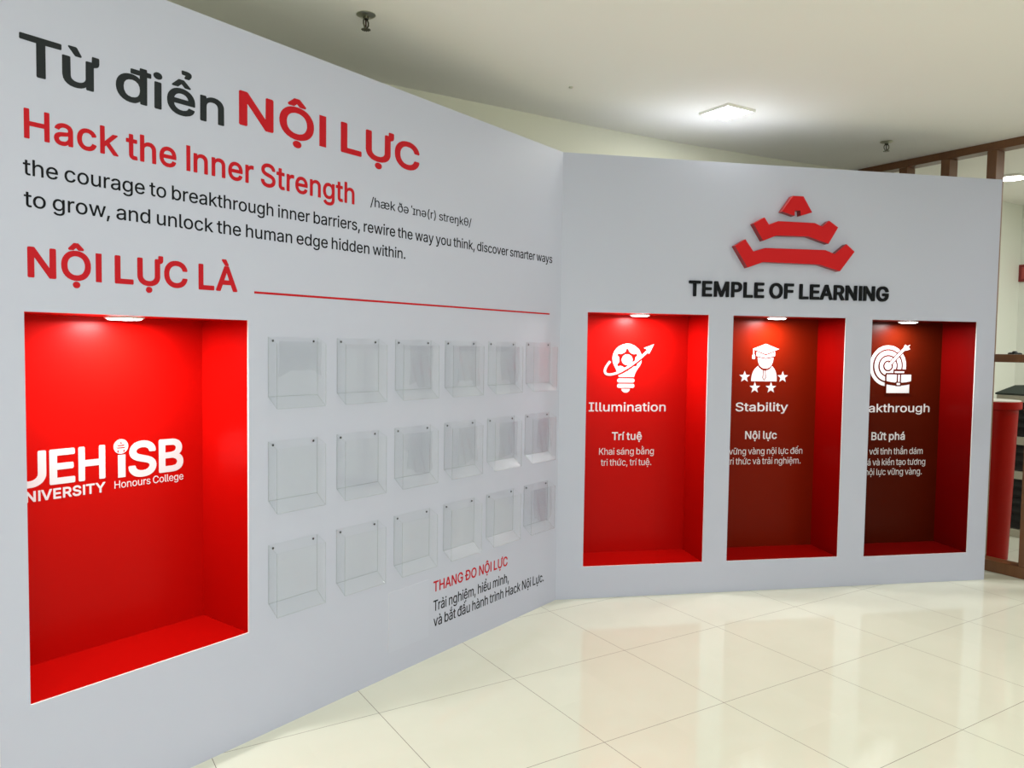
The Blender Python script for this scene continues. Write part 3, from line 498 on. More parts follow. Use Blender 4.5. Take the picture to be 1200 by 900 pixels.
GLYPHS['D'] = {  # medium semibold
    66: (281, [(34,0,154,0,182,3,203,8,219,16,233,26,244,40,252,56,255,74,255,93,251,111,244,125,233,140,221,149,203,157,224,170,237,187,243,208,243,231,239,247,231,264,221,275,207,285,184,295,157,300,37,300,32,298,32,5), (81,42,81,132,152,132,168,130,180,126,191,119,205,102,209,86,207,71,200,58,188,49,175,44,159,42), (81,172,81,258,161,257,180,251,192,238,197,224,196,206,189,192,176,180,164,175,150,173)]),
    73: (187, [(17,0,162,0,166,3,167,37,165,41,116,42,114,44,114,257,116,259,165,260,167,264,167,296,165,299,19,300,15,298,14,264,17,259,63,259,67,257,67,44,65,42,19,42,15,40,14,5)]),
    83: (275, [(121,-5,148,-5,169,-2,192,5,210,14,225,25,237,39,245,55,250,74,249,95,245,112,236,128,222,141,206,152,187,160,100,187,84,197,76,208,74,226,77,235,84,244,102,257,127,262,155,261,178,252,192,239,199,219,201,217,241,216,245,219,244,233,239,249,231,263,221,275,208,285,192,293,176,299,155,303,130,304,107,301,86,296,67,287,51,275,40,261,32,247,27,228,27,208,32,189,41,175,54,163,70,152,88,144,178,117,192,108,201,97,203,88,203,76,199,66,192,57,171,44,144,37,114,39,88,49,74,62,65,87,24,87,19,85,20,72,25,53,34,37,47,23,61,13,79,4,97,-1)]),
    97: (241, [(86,-4,109,-4,127,0,146,8,160,20,162,19,162,5,164,1,201,0,206,2,207,148,204,173,198,189,186,206,171,216,153,224,132,228,111,229,90,227,70,221,53,213,40,202,29,189,21,173,21,169,23,167,60,157,74,174,86,182,102,188,123,189,137,187,146,182,154,176,159,166,161,150,157,143,146,140,83,131,58,125,33,111,19,92,14,76,14,58,18,42,25,28,37,14,51,5,67,-1), (86,37,72,42,62,53,60,69,62,76,67,83,77,89,93,94,161,104,160,72,155,60,146,50,134,42,120,37,102,35)]),
    98: (262, [(128,-4,155,-3,180,4,201,17,219,37,231,63,238,93,239,127,233,157,223,180,208,201,189,216,166,225,138,229,111,226,90,215,74,199,72,298,69,300,30,300,27,296,28,3,32,0,69,0,71,3,72,23,74,27,85,14,97,5,111,-1), (120,37,108,40,98,47,89,56,82,67,73,95,74,132,82,160,97,177,106,183,118,187,143,188,155,185,166,179,175,170,182,160,188,146,192,130,192,95,183,67,176,56,167,47,157,41,145,37)]),
    101: (250, [(116,-4,136,-4,155,-2,171,3,187,10,201,20,212,33,221,47,224,58,220,61,183,69,170,51,155,40,134,36,109,38,90,45,76,58,67,74,63,95,65,97,222,97,226,98,228,102,227,132,224,153,216,173,206,191,192,206,173,218,153,225,132,229,111,229,88,224,70,216,53,203,38,187,28,169,20,148,17,125,17,97,21,74,28,53,40,35,53,20,73,7,95,-1), (65,135,63,139,69,155,82,173,100,185,123,189,143,186,161,176,173,160,181,137)]),
    103: (262, [(111,-86,150,-84,185,-74,208,-57,217,-45,223,-33,227,-17,229,0,229,221,226,226,187,226,184,221,183,198,166,215,143,226,113,229,86,224,65,215,49,202,35,184,24,163,17,127,17,101,19,83,25,64,31,50,41,37,52,25,70,14,86,7,106,3,125,3,143,6,157,11,171,20,183,33,183,-3,180,-17,171,-31,155,-41,130,-47,100,-44,81,-34,65,-17,60,-14,27,-33,26,-37,35,-50,56,-69,81,-80), (113,43,102,46,90,51,80,60,72,71,63,99,64,131,72,159,87,177,97,184,109,187,134,188,148,184,157,179,166,170,174,159,182,131,182,97,174,71,160,54,139,44)]),
    104: (253, [(30,0,69,0,73,3,73,134,75,153,81,167,92,178,106,185,125,188,141,187,155,181,165,171,171,157,174,139,174,3,178,0,215,0,217,0,219,5,219,148,217,169,209,190,198,205,185,217,168,224,148,229,127,229,106,224,88,215,74,202,73,296,69,300,32,300,27,296,27,5)]),
    105: (107, [(30,0,69,0,73,3,73,222,69,226,32,226,27,222,27,5), (43,254,55,254,65,257,74,264,79,273,80,284,77,294,69,303,60,307,49,309,37,306,27,298,21,289,21,277,24,268,32,259)]),
    107: (236, [(30,0,69,0,73,3,73,81,92,100,175,0,224,0,228,5,128,127,219,218,220,224,217,226,168,225,74,133,73,296,69,300,32,300,27,296,27,5)]),
    108: (121, [(74,-1,104,0,111,2,113,6,106,38,101,40,88,39,78,41,75,45,73,52,73,297,69,300,32,300,29,299,27,294,28,43,32,27,41,13,55,4)]),
    109: (374, [(30,0,69,0,73,3,73,141,74,155,80,169,90,179,104,187,120,189,134,187,145,182,154,174,159,162,161,2,166,0,201,0,206,3,207,157,213,171,222,180,235,187,251,189,265,188,279,182,288,174,292,162,294,3,298,0,337,0,339,5,339,157,335,180,326,199,317,210,305,220,288,226,272,230,247,229,224,222,205,210,191,193,182,208,173,217,161,224,148,229,127,230,106,226,88,216,74,202,72,206,72,222,69,226,30,226,27,220,27,5)]),
    110: (253, [(30,0,69,0,73,3,73,134,75,153,81,167,92,178,106,185,125,188,141,187,155,181,165,171,171,157,174,139,174,3,180,0,215,0,219,3,218,160,215,176,209,190,200,204,189,213,175,222,161,226,145,229,127,229,111,226,97,220,85,213,74,201,72,204,72,222,69,226,32,226,28,224,27,5)]),
    111: (256, [(114,-4,136,-4,160,0,178,8,194,19,208,33,220,51,228,72,233,93,234,118,231,143,223,167,213,185,199,201,181,215,162,223,139,228,118,229,95,226,76,219,58,208,42,192,30,173,22,155,17,132,16,104,20,79,27,56,38,37,53,21,72,8,93,-1), (109,37,97,41,86,49,78,58,71,70,63,100,63,120,65,137,75,162,83,173,93,180,113,188,141,187,153,183,163,176,173,164,180,153,185,137,187,120,185,88,175,63,166,52,157,44,136,36)]),
    114: (163, [(30,0,69,0,73,3,73,141,75,155,85,171,101,182,118,186,148,185,150,186,151,224,148,229,122,229,104,225,88,217,74,205,72,208,72,222,69,226,32,226,28,224,27,5)]),
    116: (144, [(91,-2,120,-1,129,1,133,5,124,38,92,39,85,43,82,49,80,60,80,185,83,187,124,188,127,192,127,222,122,226,81,226,79,277,39,279,35,275,35,227,4,226,0,224,-1,192,2,188,34,186,35,54,36,42,41,28,49,17,60,8,74,1)]),
    117: (253, [(100,-2,120,-2,141,2,158,11,173,25,175,23,175,4,178,0,215,0,219,2,219,221,217,226,178,226,174,224,174,92,171,74,165,60,155,48,141,41,122,38,106,39,92,45,82,55,75,69,73,88,72,224,67,226,32,226,28,224,27,78,32,48,43,28,58,13,78,2)]),
    121: (241, [(44,-83,69,-82,90,-75,106,-64,120,-46,227,220,226,226,184,226,180,224,129,90,117,55,54,224,50,226,11,226,7,224,6,220,92,5,83,-23,73,-36,62,-42,36,-40,33,-43,24,-76,27,-79)]),
}
GLYPHS['S'] = {  # semibold
    32: (125, []),
    65: (306, [(7,0,51,0,58,3,88,79,90,80,206,79,235,5,238,1,284,0,291,5,291,12,177,296,173,300,123,301,116,296,3,10,3,5), (107,127,146,236,187,127)]),
    66: (291, [(34,0,156,0,186,3,205,7,223,15,240,26,251,40,259,56,264,74,264,93,260,111,254,125,243,139,230,150,216,157,235,171,246,187,251,206,251,231,246,247,239,261,230,273,216,283,191,295,161,300,36,301,31,298,29,291,29,7), (85,48,85,129,154,129,173,127,193,117,202,109,207,100,210,86,208,72,200,61,189,54,159,48), (85,176,85,253,166,252,184,244,195,231,198,217,196,204,189,192,177,183,166,178,152,176)]),
    67: (325, [(152,-3,179,-3,202,0,227,9,248,20,267,36,281,54,292,75,298,98,296,103,292,105,248,105,244,101,233,77,218,62,195,50,170,45,144,47,121,55,102,68,86,89,77,107,72,130,71,158,75,184,82,204,91,220,105,235,121,246,137,252,154,255,172,255,190,252,209,245,225,233,235,220,243,200,248,196,290,195,297,200,294,218,286,239,274,257,260,271,244,283,223,294,202,300,179,304,147,304,117,298,89,286,68,272,48,250,32,225,24,202,18,170,18,133,22,105,33,75,48,50,68,29,94,12,124,1)]),
    71: (331, [(152,-3,181,-3,209,2,234,11,253,22,271,39,287,61,296,84,300,107,301,151,297,158,172,159,167,156,166,151,166,119,170,113,244,112,246,110,238,84,221,64,207,54,188,48,170,45,149,46,130,51,112,60,98,72,87,87,77,107,72,130,71,156,74,181,81,202,91,220,104,234,119,245,135,252,151,255,170,255,188,253,207,245,223,233,234,219,246,197,292,195,298,200,296,214,287,237,275,255,259,271,241,284,220,294,197,301,177,304,147,304,117,298,94,289,68,272,47,250,32,225,22,195,18,167,18,133,23,100,32,75,48,50,68,29,94,12,124,1)]),
    72: (329, [(34,0,78,0,84,5,85,130,233,130,233,5,240,0,281,0,286,3,288,7,288,291,286,298,281,301,240,301,233,296,233,178,230,178,85,178,84,296,80,300,76,301,36,301,31,298,29,291,29,7)]),
    73: (196, [(16,0,164,0,169,1,173,5,173,40,171,45,166,47,120,49,120,252,166,253,171,256,173,261,173,294,169,300,19,301,12,296,11,261,14,255,19,253,62,253,65,250,65,49,19,48,14,46,11,40,11,7)]),
    76: (253, [(34,0,221,0,227,3,229,7,229,42,223,47,84,49,84,294,82,298,78,301,36,301,31,298,29,294,29,7)]),
    78: (333, [(34,0,78,0,84,5,83,213,85,216,117,167,231,3,240,0,283,0,290,3,292,7,292,291,290,298,283,301,244,301,237,295,237,83,89,298,83,301,36,301,31,298,29,291,29,7)]),
    79: (339, [(151,-3,181,-3,211,3,239,15,259,29,279,50,295,75,304,99,309,130,309,167,305,195,295,225,279,250,262,269,239,286,211,298,181,304,154,304,124,300,96,290,70,273,48,250,32,225,24,202,18,170,18,133,22,105,33,75,48,50,68,29,94,12,124,1), (144,47,126,53,110,62,95,75,84,91,77,107,72,130,71,156,73,177,79,197,87,213,97,227,110,239,126,248,144,254,163,255,184,254,202,248,218,239,233,225,243,209,251,190,255,170,256,144,254,124,249,105,241,88,230,73,217,61,202,53,184,47,163,45)]),
    83: (286, [(123,-5,150,-5,173,-2,196,4,216,14,231,25,244,39,253,55,257,74,258,95,253,113,244,129,228,145,210,156,191,164,104,189,88,199,80,208,78,217,79,226,83,235,90,242,108,253,134,257,161,254,182,246,193,235,200,217,204,212,247,212,252,215,253,224,249,243,242,257,231,272,217,283,201,292,182,299,164,303,138,305,113,303,92,298,70,289,51,275,38,261,29,245,25,226,25,205,30,188,39,173,53,160,69,150,89,141,180,115,194,106,202,97,204,88,203,76,198,67,191,60,171,48,141,43,113,46,90,55,78,67,71,88,67,92,23,92,18,90,16,83,21,58,30,41,44,25,60,13,81,4,99,-1)]),
    84: (287, [(116,0,158,0,163,3,165,7,165,252,259,254,263,261,263,294,259,300,19,301,12,296,12,261,13,257,17,254,110,252,110,7)]),
    97: (250, [(87,-4,111,-4,129,-1,147,7,161,17,162,5,168,0,207,0,214,5,214,150,212,173,205,190,193,206,180,216,159,225,136,230,115,231,92,229,71,223,53,214,38,203,26,190,18,173,18,168,23,164,62,154,67,156,74,166,83,175,94,181,108,185,127,185,141,182,152,176,159,166,161,153,159,146,147,143,85,135,57,129,32,115,23,106,16,95,11,79,11,60,16,42,23,28,34,16,51,5,67,-1), (94,42,77,46,67,56,64,70,70,81,81,88,97,92,159,102,161,100,160,74,154,63,147,55,136,48,124,43)]),
    99: (254, [(116,-4,154,-2,173,3,189,11,203,21,216,35,225,49,230,65,226,72,184,81,180,77,171,60,161,51,145,44,124,42,108,44,97,49,85,59,76,72,70,86,67,102,69,134,79,160,87,170,98,178,108,182,122,185,136,184,150,181,168,169,179,150,184,147,224,155,229,160,229,167,222,183,202,206,177,221,145,230,120,231,97,228,78,222,57,210,41,194,28,176,20,157,14,132,13,107,17,81,24,58,37,37,53,21,71,8,90,0)]),
    101: (259, [(118,-4,141,-4,159,-2,177,4,194,11,208,21,221,35,230,54,231,63,226,66,187,75,182,72,171,55,158,47,138,42,115,43,97,49,82,60,71,78,68,93,69,95,228,95,233,97,235,102,235,132,231,155,223,176,212,193,197,208,177,220,157,227,134,231,113,231,90,226,71,219,52,206,37,189,25,169,18,150,14,125,14,100,18,74,26,54,38,35,53,20,74,7,97,-1), (69,140,75,157,87,172,104,182,124,185,145,182,161,174,173,160,180,141,177,139)]),
    103: (272, [(113,-84,154,-82,189,-72,203,-65,215,-54,224,-42,231,-29,236,1,236,221,235,225,231,228,189,228,185,223,184,209,182,207,164,221,143,229,115,231,87,226,67,218,48,204,33,186,22,165,16,147,14,128,13,108,16,87,20,71,27,55,36,41,48,28,64,16,81,9,97,5,115,3,136,4,152,7,169,15,182,26,183,25,183,-1,180,-15,171,-26,154,-35,127,-39,101,-36,85,-28,67,-9,62,-7,25,-26,23,-33,29,-42,39,-54,53,-65,81,-78), (113,50,101,53,90,59,81,68,75,78,68,103,69,135,78,160,94,177,115,184,141,183,152,179,161,174,169,165,176,154,183,126,182,94,174,73,159,57,138,50)]),
    104: (263, [(30,0,71,0,77,5,78,134,79,150,85,164,96,175,110,182,126,184,144,183,156,177,166,168,172,155,174,139,175,4,182,0,219,0,225,3,227,7,227,148,224,169,216,190,205,206,192,217,173,226,154,230,133,231,113,228,94,220,78,209,78,294,76,298,71,301,32,301,26,298,24,294,24,7)]),
    105: (114, [(30,0,71,0,76,3,78,7,78,220,76,225,71,228,32,228,27,226,25,222,24,7), (41,250,55,248,66,251,76,257,83,267,85,277,83,289,78,298,66,306,53,309,39,307,28,300,20,291,18,277,21,266,30,255)]),
    107: (245, [(30,0,69,0,76,3,78,7,78,81,94,96,177,1,228,0,234,3,236,7,233,14,135,127,135,130,227,215,229,220,228,224,221,228,170,227,78,141,78,294,76,298,71,301,32,301,26,298,24,294,24,7)]),
    108: (128, [(76,-1,110,1,116,4,119,8,110,43,106,46,83,46,80,48,78,55,77,295,71,301,32,301,27,299,24,292,25,45,30,27,41,13,55,4)]),
    110: (263, [(30,0,71,0,77,5,78,137,80,153,87,167,97,176,113,183,129,184,145,182,156,177,166,168,172,155,174,139,174,5,177,1,182,0,219,0,225,3,227,7,226,160,222,178,215,192,207,204,196,214,173,226,145,231,124,230,108,226,90,218,78,208,76,223,71,228,32,228,25,224,24,7)]),
    112: (272, [(30,-80,71,-80,77,-75,78,21,94,7,113,-1,136,-4,159,-3,182,3,200,13,219,29,232,47,241,68,246,94,247,121,244,147,236,170,224,190,210,207,191,219,175,226,159,230,126,230,101,223,87,215,78,206,76,223,71,228,32,228,26,225,24,220,24,-73), (124,43,113,46,102,52,86,70,78,98,78,133,87,158,101,175,122,184,147,184,168,175,177,167,184,156,193,128,192,96,184,70,168,52,150,43)]),
    114: (171, [(30,0,71,0,77,5,78,141,80,155,90,169,106,179,122,182,150,181,155,183,157,187,157,224,152,230,126,231,110,229,92,222,78,212,75,224,71,228,32,228,25,224,24,7)]),
    116: (151, [(93,-2,126,0,135,2,138,7,131,40,128,44,94,45,88,49,85,60,86,183,126,183,130,185,133,190,133,222,130,226,126,228,86,229,85,273,82,278,77,280,38,280,34,277,32,273,32,229,4,228,-1,226,-4,222,-4,190,-1,185,4,183,32,183,32,56,34,42,38,30,47,18,59,8,75,1)]),
    117: (263, [(101,-2,122,-2,143,2,161,10,175,21,175,7,180,1,219,0,226,5,227,219,223,227,182,228,174,224,174,92,171,76,164,62,154,52,140,46,124,44,108,45,94,52,85,61,79,74,78,88,77,224,73,227,69,228,32,228,25,224,25,81,30,51,40,30,56,14,76,3)]),
    192: (306, [(7,0,51,0,58,3,88,79,90,80,206,79,235,5,238,1,284,0,291,5,291,12,177,296,173,300,123,301,116,296,3,10,3,5), (107,127,146,236,187,127), (128,314,164,313,171,319,170,324,140,381,134,385,88,384,84,379,86,372)]),
    225: (250, [(87,-4,111,-4,129,-1,147,7,161,17,162,5,168,0,207,0,214,5,214,150,212,173,205,190,193,206,180,216,159,225,136,230,115,231,92,229,71,223,53,214,38,203,26,190,18,173,18,168,23,164,62,154,67,156,74,166,83,175,94,181,108,185,127,185,141,182,152,176,159,166,161,153,159,146,147,143,85,135,57,129,32,115,23,106,16,95,11,79,11,60,16,42,23,28,34,16,51,5,67,-1), (94,42,77,46,67,56,64,70,70,81,81,88,97,92,159,102,161,100,160,74,154,63,147,55,136,48,124,43), (94,243,101,240,131,240,136,243,177,300,178,305,177,310,171,312,124,311,93,252,92,247)]),
    237: (114, [(30,0,71,0,76,3,78,7,78,220,76,225,71,228,32,228,27,226,25,222,24,7), (34,240,66,240,71,243,113,300,114,305,112,310,106,312,64,312,60,311,27,250,29,243)]),
    272: (326, [(41,0,149,0,186,4,211,12,232,22,251,35,267,52,282,77,292,102,297,134,297,169,291,201,283,224,267,250,246,270,228,282,211,290,172,299,45,301,38,298,36,294,35,174,4,173,-1,171,-3,167,-4,137,-3,132,1,128,35,127,36,7), (91,48,91,127,170,129,174,134,174,164,172,170,168,173,91,174,91,252,161,252,181,248,200,240,216,229,227,215,236,199,241,180,244,157,243,132,238,109,230,90,221,78,210,67,198,60,181,53,151,48)]),
    273: (272, [(109,-4,134,-4,152,0,168,9,182,20,184,19,184,5,189,1,228,0,235,5,236,234,237,235,261,236,265,238,267,243,267,268,265,274,261,277,237,277,235,296,231,300,187,300,183,294,182,277,124,277,117,273,116,243,118,238,124,235,182,235,182,207,166,220,145,228,120,231,90,227,69,219,48,204,32,185,22,164,15,139,13,107,18,74,27,51,41,30,60,13,85,1), (122,42,99,48,90,54,81,64,70,88,67,118,72,148,85,169,104,181,129,185,152,179,170,164,180,141,183,109,178,79,166,58,147,46)]),
    7875: (259, [(118,-4,141,-4,159,-2,177,4,194,11,208,21,221,35,230,54,231,63,226,66,187,75,182,72,171,55,158,47,138,42,115,43,97,49,82,60,71,78,68,93,69,95,228,95,233,97,235,102,235,132,231,155,223,176,212,193,197,208,177,220,157,227,134,231,113,231,90,226,71,219,52,206,37,189,25,169,18,150,14,125,14,100,18,74,26,54,38,35,53,20,74,7,97,-1), (69,140,75,157,87,172,104,182,124,185,145,182,161,174,173,160,180,141,177,139), (54,240,60,239,99,239,127,268,154,239,196,239,200,243,201,247,198,254,147,306,108,307,103,305,53,252,52,245), (151,324,157,321,184,321,191,325,205,344,209,356,208,370,201,380,189,386,175,389,136,390,131,388,128,381,129,356,136,352,160,351,149,330)]),
    7879: (259, [(120,-80,134,-80,145,-76,154,-67,159,-57,159,-46,155,-34,145,-25,136,-21,122,-20,108,-24,99,-32,93,-44,92,-55,97,-67,107,-76), (121,-4,141,-4,161,-1,180,4,196,13,210,23,221,36,230,53,231,63,226,66,187,75,181,72,171,55,157,46,138,42,115,43,97,49,82,60,71,78,68,93,69,95,228,95,233,97,235,102,235,132,231,155,223,176,212,193,197,208,177,220,157,227,134,231,108,230,87,225,67,216,48,202,34,185,24,166,17,146,13,120,14,97,18,74,27,51,40,33,57,17,74,7,97,-1), (69,140,75,157,87,172,104,182,124,185,145,182,161,174,173,160,180,141,177,139), (55,245,98,245,124,273,152,245,194,244,198,247,200,254,198,259,147,311,143,312,106,312,101,310,52,259,51,250)]),
    7896: (339, [(158,-80,172,-80,183,-76,193,-67,198,-57,198,-46,193,-34,186,-27,174,-21,160,-20,147,-25,137,-32,131,-44,131,-55,136,-67,146,-76), (139,-2,172,-4,197,-1,225,8,250,22,270,40,287,62,298,83,307,113,310,141,308,178,301,210,288,238,270,261,250,278,225,293,195,302,163,305,133,302,107,295,82,282,59,263,40,239,29,217,20,185,17,150,20,116,27,90,40,61,59,38,82,19,110,5), (149,46,130,51,112,60,98,72,86,88,78,106,73,125,71,150,73,176,78,194,86,213,96,226,108,238,124,247,140,253,158,255,179,254,197,250,216,240,229,229,241,213,250,194,254,176,256,150,255,130,250,109,244,93,233,76,220,64,207,55,188,48,170,45), (91,319,96,317,135,317,140,319,163,345,188,319,193,317,232,317,237,319,239,326,237,331,186,384,147,385,140,382,91,331,89,326)]),
    7897: (266, [(122,-80,136,-80,147,-76,157,-67,161,-57,161,-46,157,-34,147,-26,138,-21,124,-20,111,-24,101,-32,95,-44,94,-55,99,-67,109,-76), (119,-4,141,-4,166,1,187,10,202,21,218,37,229,56,236,74,241,100,241,127,237,150,229,171,218,190,202,206,182,219,164,226,141,230,115,231,90,226,71,218,53,206,37,190,25,170,18,150,14,127,14,100,17,79,24,58,37,37,53,21,73,7,94,-1), (122,42,99,48,88,56,80,65,74,76,69,93,67,125,75,153,90,172,108,182,136,184,150,181,159,177,176,160,183,146,186,132,187,102,180,74,167,56,147,44), (57,245,99,244,127,273,154,244,196,244,201,247,202,254,200,259,150,311,145,312,108,312,103,310,54,259,53,250)]),
    7913: (276, [(101,-2,122,-2,143,2,161,10,175,21,175,7,180,1,219,0,226,5,227,189,249,197,256,203,261,212,264,226,264,268,260,274,219,275,215,268,214,228,182,228,174,224,173,81,169,69,161,58,150,50,136,45,117,44,101,48,87,58,80,70,78,88,77,224,73,227,69,228,32,228,25,224,25,81,30,51,40,30,56,14,76,3), (104,242,108,240,138,240,145,242,187,300,188,305,187,309,180,312,138,312,133,310,102,251,101,247)]),
    7915: (276, [(101,-2,122,-2,143,2,161,10,175,21,175,7,180,1,219,0,226,5,227,189,249,197,256,203,261,212,264,226,264,268,260,274,219,275,215,268,214,228,182,228,174,224,173,81,169,69,161,58,150,50,136,45,117,44,101,48,87,58,80,70,78,88,77,224,73,227,69,228,32,228,25,224,25,81,30,51,40,30,56,14,76,3), (106,242,110,240,143,240,147,243,149,247,149,251,120,307,113,312,66,311,63,307,64,300)]),
    7920: (328, [(153,-80,166,-80,177,-76,186,-69,193,-57,193,-46,189,-35,182,-27,170,-22,156,-20,143,-24,132,-32,126,-44,126,-55,131,-67,140,-76), (149,-4,189,-2,207,2,226,9,243,19,257,30,269,44,277,58,285,79,288,100,288,256,311,265,318,271,323,280,326,293,326,333,323,340,279,340,275,335,274,301,240,301,233,296,233,109,231,93,225,76,214,63,196,51,177,46,150,45,126,49,106,60,92,76,86,90,84,104,84,296,80,300,76,301,36,301,30,296,29,100,32,81,37,65,54,37,66,26,80,15,110,2)]),
    7921: (276, [(121,-80,133,-80,145,-76,154,-68,160,-57,160,-46,155,-34,147,-26,136,-21,122,-20,110,-24,100,-32,94,-44,93,-55,98,-67,108,-76), (98,-2,122,-2,143,2,161,10,175,21,175,7,180,1,219,0,226,4,227,187,228,190,240,192,249,197,256,203,261,213,264,226,264,268,260,274,219,275,215,268,215,229,182,228,175,224,173,81,169,70,161,58,150,50,136,45,117,44,101,48,89,56,80,70,78,88,77,224,69,228,32,228,25,224,25,81,29,51,40,30,55,14,76,3)]),
}
